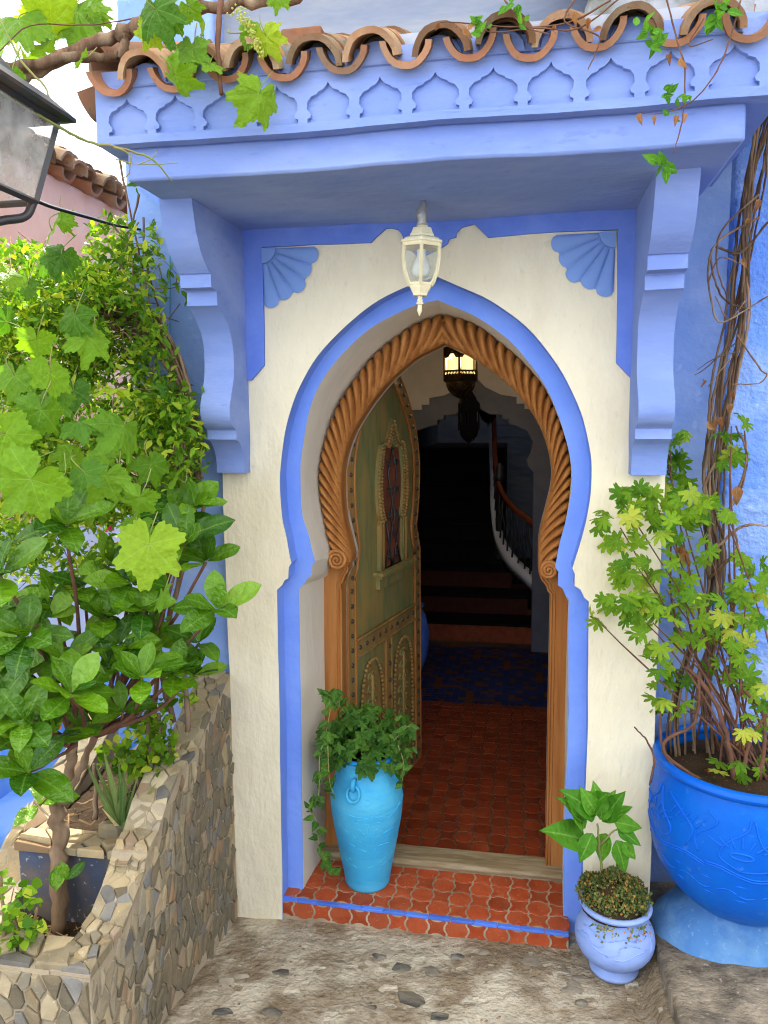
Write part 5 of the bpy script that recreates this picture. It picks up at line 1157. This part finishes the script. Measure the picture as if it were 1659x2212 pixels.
# ---- glossy shrub in the planter
random.seed(40)
tb = Vector((-1.435, -.665, .27))
shrub = empty('shrub', tb, 'glossy broad leaved shrub with pale brown trunk rooted in the stone planter', 'shrub')
fork = pix(122, 1720, 2.42)
branch(shrub, [tb, pix(132, 1880, 2.44), pix(122, 1790, 2.43), fork], .027, .022, 'bark', 'trunk', 6, 10, .003)
j1, j2 = pix(158, 1600, 2.40), pix(205, 1590, 2.50)
branch(shrub, [fork, pix(150, 1660, 2.42), j1], .019, .015, 'bark', 'limb', 5, 8); branch(shrub, [fork+Vector((.01, .01, -.03)), pix(170, 1670, 2.48), j2], .014, .011, 'bark', 'limb', 5, 8)
ROS = [(143,1137,2.34,1.0,9),(397,1108,2.50,1.0,10),(418,1092,2.46,.8,5),(400,1170,2.40,1.0,8),(467,1318,2.34,1.0,7),(233,1223,2.52,.9,7),(227,1332,2.44,1.0,8),(60,1376,2.22,1.05,9),(153,1500,2.18,1.0,9),(307,1466,2.26,1.0,8),(377,1455,2.36,.85,7),(418,1460,2.40,.85,7),
       (0,1245,2.20,1.1,8),(5,1520,2.20,1.0,7),(30,1600,2.30,1.1,7),(190,1405,2.46,.95,6),(283,1262,2.46,1.0,7),(95,1480,2.36,1.0,6),(60,1670,2.22,1.05,6),(445,1215,2.42,.9,7),(330,1380,2.5,.95,7),(110,1290,2.5,.9,6),(265,1540,2.4,.8,5),(20,1420,2.3,1.0,5),(360,1130,2.55,.9,6),(115,1600,2.3,.9,6),(235,1440,2.34,.9,6),(85,1740,2.36,.75,4),(140,1425,2.3,.9,7),(40,1470,2.3,1.0,7),(255,1395,2.4,.9,7),(200,1560,2.42,.8,6),(10,1330,2.3,1.0,7),(310,1320,2.4,.9,7),(90,1330,2.45,.9,6),(55,1560,2.15,1.0,7),(180,1270,2.5,.9,6),(345,1220,2.5,.9,7),(430,1390,2.45,.8,6)]
hub = pix(200, 1480, 2.44)
for x, y, d, s, n in ROS:
    c = pix(x, y, d); a = j1 if x < 230 else j2
    mid = a.lerp(c, .5)+Vector((0, .05, -.03))
    branch(shrub, [a, mid, c], .009, .0045, 'red_stem', 'branch', 4, 6, .012)
    axd = (vdir(c)*.65+UP*.75+rv(.22)).normalized(); px_ = axd.orthogonal().normalized(); py_ = axd.cross(px_); a0 = random.random()*6
    for k in range(n):
        a = a0+k*2.399+random.uniform(-.2, .2); el = .25+.75*(k/n); out_ = px_*math.cos(a)+py_*math.sin(a)
        el2 = math.radians(80-55*(1-k/n)+random.uniform(-8, 8)); tip = axd*math.cos(el2)+out_*math.sin(el2)-UP*.12*(k/n)
        L_ = s*random.uniform(.115, .15)*(.62+.38*min(1, k/n*1.6+.2)); put(random.choice(GLOSS), shrub, c+tip*.006, tip, axd*1.0+out_*-.3+rv(.18), (L_*random.uniform(1.0, 1.25), L_, L_))
# young shoots at the trunk foot
for x, y, d in ((145, 1900, 2.36), (120, 1925, 2.34)):
    c = pix(x, y, d)
    for k in range(3): tip = (UP*.6+rv(.7)+vdir(c)*.3).normalized(); put(random.choice(GLOSS), shrub, c, tip, vdir(c)+UP*.5+rv(.2), .062)
# ---- grapevine over the lane
random.seed(12)
gv = empty('grapevine', pix(0, 160, 2.0), 'old grapevine with thick brown branch and broad toothed leaves', 'vine')
branch(gv, [pix(-60, 185, 2.0), pix(40, 170, 2.0), pix(130, 118, 2.02), pix(230, 78, 2.04), pix(300, 52, 2.05), pix(380, 28, 2.05), pix(480, 12, 2.06), pix(600, -3, 2.08), pix(700, -25, 2.1)], .019, .013, 'vine_bark', 'branch', 6, 9, .004)
branch(gv, [pix(-60, 150, 1.95), pix(30, 140, 1.96), pix(150, 128, 2.0), pix(240, 122, 2.04), pix(262, 110, 2.04), pix(268, 78, 2.05), pix(285, 55, 2.05)], .013, .012, 'vine_bark', 'branch', 6, 8, .003)
branch(gv, [pix(0, 195, 1.62), pix(60, 235, 1.66), pix(130, 275, 1.72), pix(190, 306, 1.78), pix(260, 320, 1.82), pix(330, 345, 1.86), pix(372, 392, 1.9)], .0042, .002, 'green_stem', 'tendril', 6, 6)
branch(gv, [pix(245, 318, 1.8), pix(280, 335, 1.82), pix(278, 375, 1.83), pix(262, 385, 1.83)], .0022, .0012, 'green_stem', 'tendril', 5, 5)
branch(gv, [pix(250, 344, 1.8), pix(300, 355, 1.82), pix(385, 352, 1.85)], .0018, .001, 'green_stem', 'tendril', 5, 5); branch(gv, [pix(300, 356, 1.8), pix(330, 340, 1.82), pix(340, 322, 1.85)], .0015, .0008, 'green_stem', 'tendril', 5, 5)
branch(gv, [pix(0, 40, 1.8), pix(45, 130, 1.8), pix(95, 185, 1.8), pix(108, 215, 1.8)], .003, .002, 'green_stem', 'tendril', 5, 6)
branch(gv, [pix(478, -5, 1.95), pix(470, 90, 1.94), pix(478, 205, 1.95)], .0075, .005, 'red_stem', 'cane', 5, 7)
branch(gv, [pix(455, -5, 2.1), pix(300, 60, 2.1), pix(200, 55, 2.1), pix(90, 90, 2.0), pix(0, 110, 1.9)], .002, .0015, 'red_stem', 'tendril', 5, 5, .02)
GL = [(30,48,150,2.1),(110,40,135,2.15),(165,35,140,2.2),(90,110,80,2.2),(205,25,70,2.2),(340,30,120,1.85),(325,72,70,1.9),(372,48,65,1.9),(415,112,85,1.92),(452,138,75,1.93),(385,168,95,1.88),(556,212,120,1.9),(578,85,80,1.9),(545,70,70,1.92),(412,20,60,1.95),(440,75,60,1.95),(600,-8,60,1.9),(175,130,55,1.9),(25,165,65,1.8),(12,215,60,1.7),(200,8,60,2.1),(40,95,90,2.3),(135,75,70,2.3),
      (136,480,60,2.3),(110,502,55,2.25),(131,557,85,2.3),(19,596,80,2.1),(107,566,75,2.3),(60,620,60,2.2),(10,690,70,2.2),
      (160,690,90,2.2),(190,736,105,2.22),(110,815,110,2.1),(100,868,110,2.15),(77,742,85,2.2),(20,946,125,1.95),(87,897,115,2.0),(173,914,100,2.05),(262,926,140,2.1),(57,1048,175,1.85),(187,1024,95,1.95),(122,1048,65,1.92),(222,1036,115,2.05),(300,1082,85,2.0),(320,1190,165,1.95),(294,1132,85,2.05),(350,1290,75,2.2),(30,820,95,2.1),(160,850,80,2.3),(250,840,85,2.3),(10,880,90,2.2),(220,985,80,2.2),(330,1010,85,2.3),(40,980,80,2.2),(280,985,90,2.35),(380,1030,70,2.45),(150,985,70,2.3)]
for x, y, s, d in GL:
    c = pix(x, y, d); sz = s*d/F*.60
    hi = y < 330
    tip = (-UP*random.uniform(.3, 1.0)+rv(.45)+vdir(c)*.3).normalized(); nn = (vdir(c)*(.75 if not hi else .7)+UP*(.75 if not hi else -.1)+rv(.45))
    put(random.choice(GRAPE), gv, c-tip*sz*.15, tip, nn, sz)
    q_ = c-tip*sz*.15; branch(gv, [q_, q_-tip*.03+rv(.012), q_-tip*.06+UP*.02+Vector((0, .03, 0))], .0014, .0016, 'green_stem', 'petiole', 3, 4)
# flower cluster
c = pix(530, 60, 1.9); mb = MB()
for k in range(150):
    t = random.random(); p = pix(510+t*60+random.gauss(0, 9*(1-.6*t)), 15+t*105+random.gauss(0, 6), 1.9+random.gauss(0, .012)); mb.add(lathe([(.0004, -.003), (.0032, 0), (.0004, .003)], 5), Matrix.Translation(p))
mat('flower_bud', (.34, .40, .07), (.42, .42, .10), rough=.7, bump=0); mb.obj('flower_cluster', 'flower_bud', gv, kind='stuff')
# ---- jasmine with bundled bare stems by the left corner
random.seed(77)
js = empty('climbing_shrub', Vector((-1.42, -.12, .5)), 'dense small leaved climber with a bundle of bare stems at the house corner', 'shrub')
def leafcloud(zones, n, size, parent, name, m_, d=(2.4, 3.0), asp=.42, gaps=None):
    V = []; Fc = []; tot = sum(z[4] for z in zones)
    for cx_, cy_, rx, ry, w_ in zones:
        for _ in range(int(n*w_/tot)):
            while True:
                a, b = random.uniform(-1, 1), random.uniform(-1, 1)
                if a*a+b*b < 1: break
            p = pix(cx_+a*rx, cy_+b*ry, random.uniform(*d)); s = size*random.uniform(.5, 1.5)
            if gaps and mnoise.noise(p*7.0) < gaps: continue
            tip = (rv(.8)+UP*.1).normalized(); nn = (UP*.8+vdir(p)*.7+rv(.5)); M = frame(p, tip, nn, s); k = len(V)
            V += [M @ Vector(q_) for q_ in ((0, 0, 0), (-asp*.5, .35, .08), (0, .5, -.02), (asp*.5, .35, .08), (-asp*.36, .72, .04), (asp*.36, .72, .04), (0, 1, -.10))]
            Fc += [(k, k+2, k+1), (k, k+3, k+2), (k+1, k+2, k+4), (k+3, k+5, k+2), (k+2, k+6, k+4), (k+2, k+5, k+6)]
    return link(name, mdata(name, V, Fc, m_, True), parent, kind='stuff')
Z1 = [(60,660,100,70,1.5),(160,640,110,70,1.7),(250,600,70,90,.9),(110,760,130,90,2.6),(260,720,100,80,1.5),(60,880,90,110,1.6),(220,860,140,110,2.6),(330,860,70,130,.9),(380,960,60,90,.7),(120,1000,140,90,1.5),(280,1000,120,90,1.3),(60,1120,90,80,.5),(220,1150,120,70,.4),(240,520,60,60,.3),(390,900,30,70,.4),(330,560,20,80,.15),(40,560,50,40,.2),(300,1330,60,60,.15),(110,1220,120,60,.5)]
leafcloud(Z1+[(60,1000,90,70,1.6),(180,1080,120,60,1.4),(40,770,70,80,1.0),(60,1150,90,70,.8),(60,590,80,60,.6)], 27000, .031, js, 'foliage', 'small_leaf', (2.45, 3.0), gaps=-.14)
mb = MB(); random.seed(78)
for k in range(46):   # bundle arching over and down
    o = random.uniform(-1, 1); q_ = random.uniform(-1, 1)
    pts = [pix(205+o*40, 690+q_*60, 2.75), pix(300+o*16, 690+q_*30, 2.72), pix(360+o*14, 760+q_*20, 2.72), pix(392+o*13, 850+q_*10, 2.72), pix(405+o*26, 950+q_*20, 2.72), pix(390+o*45, 1060+q_*30, 2.72)]
    mb.add(tube(catmull([p+rv(.008) for p in pts], 5), random.uniform(.0022, .0048), 5))
for k in range(320):  # twigs through the mass
    x, y = random.uniform(-10, 360), random.uniform(560, 1260); a = random.uniform(0, 6.3); l = random.uniform(25, 95); dd = random.uniform(2.5, 2.95)
    mb.add(tube([pix(x, y, dd), pix(x+l*.5*math.cos(a)+random.gauss(0, 8), y+l*.5*math.sin(a), dd), pix(x+l*math.cos(a), y+l*math.sin(a)-8, dd+.05)], random.uniform(.0009, .0022), 4))
mb.obj('twigs', 'vine_bark', js, smooth=True, kind='stuff')
for pts, r in (([(395, 1050), (370, 1180), (350, 1300), (345, 1400), (375, 1560)], .014), ([(405, 1030), (395, 1200), (372, 1330), (340, 1420), (330, 1600)], .011), ([(420, 1000), (437, 1090), (400, 1170), (360, 1240)], .008), ([(372, 800), (418, 900), (432, 1000), (412, 1080), (395, 1130)], .007), ([(385, 760), (425, 880), (437, 960), (420, 1060)], .006), ([(230, 470), (280, 540), (300, 640), (380, 790)], .004), ([(300, 420), (270, 560), (205, 730)], .004), ([(255, 330), (275, 430), (310, 600), (330, 700)], .004), ([(200, 600), (160, 590), (245, 540), (300, 480)], .003), ([(310, 470), (320, 560), (350, 680), (372, 770)], .0035)):
    branch(js, [pix(x, y, 2.70) for x, y in pts], r, r*.7, 'vine_bark', 'stem', 6, 7, .006)
for x, y in ((310,375),(320,385),(300,395),(345,640),(355,610),(375,600),(405,640),(420,880),(428,850),(432,900),(425,930),(430,960),(420,990),(435,1010),(415,1030),(405,1060)):
    p = pix(x, y, 2.66)
    for k in range(6): put(LIGHT, js, p+rv(.012), rv(1), vdir(p)+UP*.5+rv(.4), random.uniform(.028, .042))
# ---- small plants inside the planter
random.seed(90)
yc = empty('spiky_plant', pix(262, 1800, 2.52), 'spiky narrow leaved plant growing in the upper soil bed', 'plant')
base = pix(262, 1795, 2.52)
SPK = lm('blade', *blade(lambda t: max(.002, .045*(1-t)**.6), 8, .5, .12), 'blade_green')
for x, y in ((212,1620),(232,1650),(250,1640),(268,1660),(290,1655),(335,1690),(345,1720),(320,1740),(352,1774),(330,1770),(222,1690),(205,1660),(190,1650),(228,1720),(240,1680),(285,1690),(305,1710),(215,1740),(270,1700),(258,1690)):
    p = pix(x, y, 2.46+random.uniform(-.06, .06)); d_ = p-base; put(SPK, yc, base+rv(.01), d_, vdir(base)+UP*.3+rv(.2), (d_.length*1.1, d_.length, d_.length*.5), 'blade')
ug = empty('seedlings', pix(330, 1640, 2.62), 'small light green seedlings and woody stumps behind the spiky plant', 'plant')
leafcloud([(330,1560,40,60,1),(290,1620,40,50,1),(350,1620,35,50,.7),(310,1660,40,30,.6),(245,1640,30,30,.3),(400,1480,30,50,.3)], 420, .034, ug, 'foliage', 'small_leaf', (2.5, 2.7), .6)
for pts in (((302, 1700), (303, 1640), (301, 1638)), ((350, 1640), (345, 1580), (343, 1540)), ((330, 1690), (322, 1600), (318, 1500)), ((205, 1770), (207, 1700), (204, 1650)), ((405, 1580), (400, 1480), (395, 1400)), ((280, 1680), (281, 1640), (279, 1620))):
    branch(ug, [pix(x, y, 2.6) for x, y in pts], .009, .006, 'bark', 'stem', 4, 6)
lg = empty('seedlings', pix(40, 2060, 2.25), 'low round leaved seedlings at the front corner of the planter', 'plant')
leafcloud([(30,1990,45,40,1),(60,1950,35,35,.7),(15,2040,40,40,.8),(70,2010,25,25,.4),(5,1920,20,30,.3)], 130, .030, lg, 'foliage', 'small_leaf', (2.05, 2.2), .8)
for pts in (((45, 2090), (42, 2020), (20, 1950)), ((65, 2075), (70, 2010), (80, 1960)), ((5, 2085), (8, 1990), (2, 1890))): branch(lg, [pix(x, y, 2.15) for x, y in pts], .006, .004, 'bark', 'stem', 4, 6)
# ---- ivy in the turquoise vase
random.seed(15)
iv = empty('ivy', (VL[0], VL[1], .56), 'dark green ivy spilling from the tall turquoise vase', 'plant')
vc = Vector((VL[0], VL[1], STZ+.60))
for k in range(230):
    a = random.uniform(0, 2*math.pi); el = random.uniform(-.3, 1.4); r = random.uniform(.07, .18); dr = Vector((math.cos(a)*math.cos(el)*1.05, math.sin(a)*math.cos(el)*.9, math.sin(el)*.78))
    if dr.y > .55 and random.random() < .6: continue
    p = vc+dr*r; tip = (dr*.6-UP*.6+rv(.35)).normalized(); put(random.choice(IVY), iv, p, tip, dr*.8+vdir(p)*.5+UP*.35+rv(.25), random.uniform(.036, .056))
for k in range(26):
    a = random.uniform(math.pi, 2*math.pi); p = vc+Vector((math.cos(a)*.145, math.sin(a)*.13, -.045+random.uniform(-.03, .03))); put(random.choice(IVY+OVI), iv, p, Vector((math.cos(a)*.5, math.sin(a)*.5, -.7))+rv(.2), vdir(p)+UP*.3+rv(.25), random.uniform(.032, .048))
for pts in (((700, 1600), (690, 1640), (688, 1720), (668, 1745), (684, 1775), (690, 1830), (712, 1870), (722, 1888)), ((708, 1610), (712, 1690), (722, 1715)), ((860, 1610), (872, 1650), (868, 1690)), ((850, 1600), (880, 1570), (888, 1580)), ((705, 1580), (716, 1520), (722, 1492)), ((745, 1540), (718, 1505), (700, 1500))):
    P = [pix(x, y, 2.90 if x < 740 else 2.96) for x, y in pts]; branch(iv, P, .0022, .0014, 'green_stem', 'stem', 5, 5); Q = catmull(P, 6)
    for i, p in enumerate(Q):
        if i % 2 == 0:
            for k in range(random.choice((1, 2, 2, 3))): put(random.choice(OVI), iv, p, rv(.8)-UP*.3, vdir(p)+UP*.4+rv(.35), random.uniform(.034, .052))
for k in range(14):
    p = pix(random.gauss(862, 14), random.gauss(1615, 28), 2.97); put(random.choice(OVI), iv, p, rv(.8), vdir(p)+UP*.5+rv(.3), random.uniform(.03, .042))
# ---- leafy plant and low succulent in the lavender pot
random.seed(16)
pc = Vector((SL_[0]-.01, SL_[1], .25))
pp = empty('leafy_plant', pc, 'young plant with large pointed green leaves above the lavender pot', 'plant')
st_ = [pix(1300, 1880, 2.60), pix(1295, 1830, 2.58), pix(1290, 1780, 2.56)]
branch(pp, st_, .005, .004, 'green_stem', 'stem', 5, 6); branch(pp, [st_[1], pix(1320, 1800, 2.56), pix(1335, 1790, 2.55)], .004, .003, 'green_stem', 'stem', 4, 6)
for (x0, y0_, x1, y1, s) in ((1262,1815,1198,1790,1),(1255,1770,1228,1722,1),(1275,1750,1298,1715,1.1),(1262,1790,1240,1735,.9),(1300,1775,1355,1735,1.0),(1280,1800,1253,1860,1.15),(1310,1800,1292,1862,1.1),(1330,1815,1357,1884,1.1),(1335,1790,1382,1822,1.05),(1325,1775,1386,1786,1.05),(1310,1765,1333,1722,.9),(1345,1820,1374,1856,.85),(1290,1760,1262,1712,.9),(1290,1760,1240,1712,.9),(1295,1770,1320,1712,.9),(1300,1760,1285,1700,.7)):
    a = pix(x0, y0_, 2.56+random.uniform(-.03, .03)); b = pix(x1, y1, 2.53+random.uniform(-.05, .05)); L_ = (b-a).length*1.08; put(random.choice(PEP), pp, a, b-a, vdir(a)*.9+UP*.6+rv(.2), (L_*1.05, L_, L_))
sc_ = empty('succulent', pc+Vector((0, 0, -.01)), 'low brownish green succulent filling the lavender pot', 'plant')
V = []; Fc = []
for k in range(2800):
    a = random.uniform(0, 6.3); r = .122*math.sqrt(random.random()); h = .02+.085*math.sqrt(max(0, 1-(r/.126)**2))*(.75+.6*mnoise.noise(Vector((r*math.cos(a)*14, r*math.sin(a)*14, 3)))); p = pc+Vector((r*math.cos(a), r*math.sin(a), -.015+h*random.uniform(.7, 1.1)))
    s = random.uniform(.008, .015); tip = (UP*.7+rv(.6)); M = frame(p, tip, rv(1), s); q_ = len(V)
    V += [M @ Vector(z) for z in ((0, 0, 0), (-.4, .5, .1), (0, 1, .2), (.4, .5, .1), (0, .5, .35))]; Fc += [(q_, q_+1, q_+4), (q_+1, q_+2, q_+4), (q_+2, q_+3, q_+4), (q_+3, q_, q_+4)]
for k in range(90):
    a = random.choice((random.gauss(-.9, .25), random.gauss(-1.9, .2))); p = pc+Vector((.125*math.cos(a), .125*math.sin(a), -.02-abs(random.gauss(0, .03)))); M = frame(p, rv(1), vdir(p), random.uniform(.007, .012)); q_ = len(V)
    V += [M @ Vector(z) for z in ((0, 0, 0), (-.4, .5, .1), (0, 1, .2), (.4, .5, .1), (0, .5, .35))]; Fc += [(q_, q_+1, q_+4), (q_+1, q_+2, q_+4), (q_+2, q_+3, q_+4), (q_+3, q_, q_+4)]
link('foliage', mdata('foliage', V, Fc, 'succulent', True), sc_, kind='stuff')
link('cushion', mdata('cushion', *lathe([(.105, -.03), (.10, .01), (.08, .035), (.045, .052), (.001, .058)], 20), 'soil', True), sc_, Matrix.Translation(pc))
# ---- scented geranium in the cobalt pot
random.seed(17)
gr = empty('geranium', (BL[0], BL[1], .78), 'scented geranium with deeply cut yellow green leaves in the cobalt pot', 'plant')
ZG = [(1445,930,40,28,9),(1440,985,38,30,12),(1450,1035,36,28,9),(1415,1085,85,36,22),(1345,1085,28,40,6),(1500,1100,50,40,12),(1340,1140,50,50,14),(1450,1130,70,40,14),(1370,1215,50,60,14),(1345,1290,50,60,16),(1440,1275,70,60,18),(1480,1200,60,40,8),(1410,1345,60,60,16),(1520,1330,70,60,18),(1610,1310,55,60,18),(1620,1240,45,40,8),(1450,1430,55,55,12),(1570,1420,70,60,14),(1625,1440,45,70,12),(1430,1520,50,50,9),(1630,1560,40,60,9),(1600,1655,55,28,8),(1580,920,35,30,6),(1575,985,30,25,4),(1285,1335,16,12,2),(1560,1100,40,30,5)]
ends = []
for cx_, cy_, rx, ry, n in ZG:
    for k in range(int(n*1.0)):
        while True:
            a, b = random.uniform(-1, 1), random.uniform(-1, 1)
            if a*a+b*b < 1: break
        d = random.uniform(-.36, .08) if cy_ > 1050 else random.uniform(-.02, .15); p = on_y(cx_+a*rx, cy_+b*ry, d); tip = (rv(.6)-UP*.25+Vector((-.2, -.3, 0))).normalized(); s = random.uniform(.031, .047)
        put(random.choice(GER), gr, p, tip, vdir(p)*.9+UP*.75+rv(.35), s)
    ends.append((cx_, cy_))
for cx_, cy_ in ends:
    if cy_ > 1640: continue
    b0 = Vector((BL[0]+random.uniform(-.14, .12), BL[1]+random.uniform(-.1, .15), .70)); e_ = on_y(cx_, cy_, -.12 if cy_ > 1050 else .06); m_ = b0.lerp(e_, .5)+rv(.03)+Vector((0, 0, .05))
    branch(gr, [b0, m_, e_], .0045, .0022, 'red_stem', 'stem', 6, 6, .01)
for pts, r in (([(1405,1690),(1415,1640),(1395,1600),(1370,1570)], .004), ([(1520,1690),(1450,1640),(1440,1600),(1500,1560),(1510,1450)], .007), ([(1590,1700),(1560,1560),(1520,1480),(1480,1440)], .009), ([(1480,1680),(1430,1620),(1425,1540)], .006), ([(1640,1690),(1650,1560),(1600,1480)], .008), ([(1600,1690),(1620,1600),(1659,1540)], .007)):
    branch(gr, [on_y(x, y, -.15) for x, y in pts], r, r*.6, 'red_stem', 'stem', 6, 7, .004)
for x, y in ((1475,1178),(1482,1190),(1610,1600),(1530,1660),(1560,1675),(1590,1050)):
    p = on_y(x, y, -.12); put(DRY[0], gr, p, -UP+rv(.3), vdir(p)+rv(.3), .06)
# ---- dry twisted vine stems up the blue wall
random.seed(18)
dv_ = empty('dry_vine', (.80, .15, .70), 'bundle of dry brown twisted vine stems climbing the rough blue wall', 'vine')
core = [(1505,1650),(1500,1500),(1540,1330),(1555,1200),(1545,1100),(1550,1000),(1560,900),(1575,800),(1598,700),(1610,600),(1618,500),(1632,400),(1648,300),(1672,200)]
for k in range(13):
    ph = random.uniform(0, 6.3); amp = random.uniform(5, 17); fr_ = random.uniform(.6, 1.4); o = random.gauss(0, 10)
    P = []
    for i, (x, y) in enumerate(core):
        wdt = 1.0 if y < 1250 else 1+(y-1250)/160
        P.append(on_y(x+o*wdt+amp*math.sin(ph+i*fr_), y, .14+.03*math.cos(ph+i*fr_)-(.10 if y > 1400 else 0)-(.0 if y > 500 else .10*(500-y)/300)))
    branch(dv_, P, random.uniform(.0035, .0065), random.uniform(.003, .005), 'vine_bark', 'stem', 6, 6, .004)
for pts, r in (([(1640,470),(1560,520),(1530,580),(1535,660),(1560,700),(1610,660),(1659,640)], .004), ([(1659,480),(1600,545),(1545,530),(1545,600),(1570,650),(1620,670)], .0045), ([(1640,420),(1560,500),(1548,570),(1570,640)], .004), ([(1590,740),(1560,760),(1520,800),(1500,810)], .0025), ([(1580,770),(1555,800),(1530,835)], .0025), ([(1590,760),(1540,780),(1505,800)], .002), ([(1590,720),(1640,790),(1655,810),(1640,830),(1580,830)], .003), ([(1545,1000),(1525,1060),(1560,1100),(1600,1060),(1610,980),(1590,920)], .005), ([(1560,1130),(1590,1060),(1612,990),(1608,930)], .005), ([(1530,1250),(1590,1180),(1560,1090)], .006), ([(1545,1330),(1600,1260),(1590,1160)], .006), ([(1540,1190),(1600,1140),(1659,1135)], .006), ([(1530,1240),(1535,1110),(1520,1020),(1545,900)], .007), ([(1575,1240),(1580,1330),(1570,1410)], .005), ([(1610,650),(1570,690),(1545,640)], .003), ([(1530,610),(1555,560),(1600,570)], .003)):
    branch(dv_, [on_y(x, y, .08) for x, y in pts], r, r*.6, 'vine_bark', 'tendril', 6, 6, .004)
for x, y in ((1575,870),(1582,845),(1560,900),(1548,905),(1530,910),(1640,430),(1618,470),(1520,820),(1605,560)):
    p = on_y(x, y, .07); put(DRY[0], dv_, p, -UP+rv(.4), vdir(p)+rv(.4), random.uniform(.025, .045))
# ---- trailing shoots hanging from the roof on the right
random.seed(19)
ts = empty('trailing_shoots', on_y(1450, 90, -.74), 'thin shoots with small grey green leaves hanging from the roof tiles', 'vine')
for pts in (((1440,0),(1465,90),(1478,160),(1476,250),(1462,300),(1455,330)), ((1600,0),(1575,80),(1545,150),(1500,215),(1440,240),(1380,245)), ((1320,0),(1220,50),(1100,60),(980,52),(950,48)), ((1240,0),(1225,50),(1290,70),(1288,110),(1270,150)), ((1090,0),(1130,60),(1190,75)), ((1520,40),(1490,95),(1540,85)), ((1340,-5),(1250,60),(1160,62),(1060,68),(1020,45))):
    branch(ts, [on_y(x, y, -.745) for x, y in pts], .0022, .0013, 'red_stem', 'stem', 6, 5, .003)
SM = lm('leaf', *blade(ovate, 7, .3, .2), 'pepper_leaf')
for x, y, n, s in ((1432,352,10,.036),(1420,95,9,.032),(1400,70,6,.03),(1545,30,9,.036),(1570,20,5,.036),(1440,205,6,.024),(1455,250,3,.024),(1030,45,6,.026),(1045,65,4,.024),(1110,15,5,.028),(1130,45,4,.026),(1390,55,4,.03),(1475,215,4,.024)):
    for k in range(n):
        p = on_y(x+random.gauss(0, 7), y+random.gauss(0, 6), -.76); put(SM, ts, p, rv(.8)+UP*.2, vdir(p)*.8+UP*.3+rv(.4), s*random.uniform(.8, 1.2))
for x, y in ((950,50),(1000,62),(1012,66),(1200,52),(1270,38),(1300,60),(1380,245),(1412,250),(1462,250),(1478,245),(1470,125),(1440,118),(1240,25)):
    p = on_y(x, y, -.76); put(DRY[0], ts, p, -UP+rv(.5), vdir(p)+rv(.4), random.uniform(.016, .028))
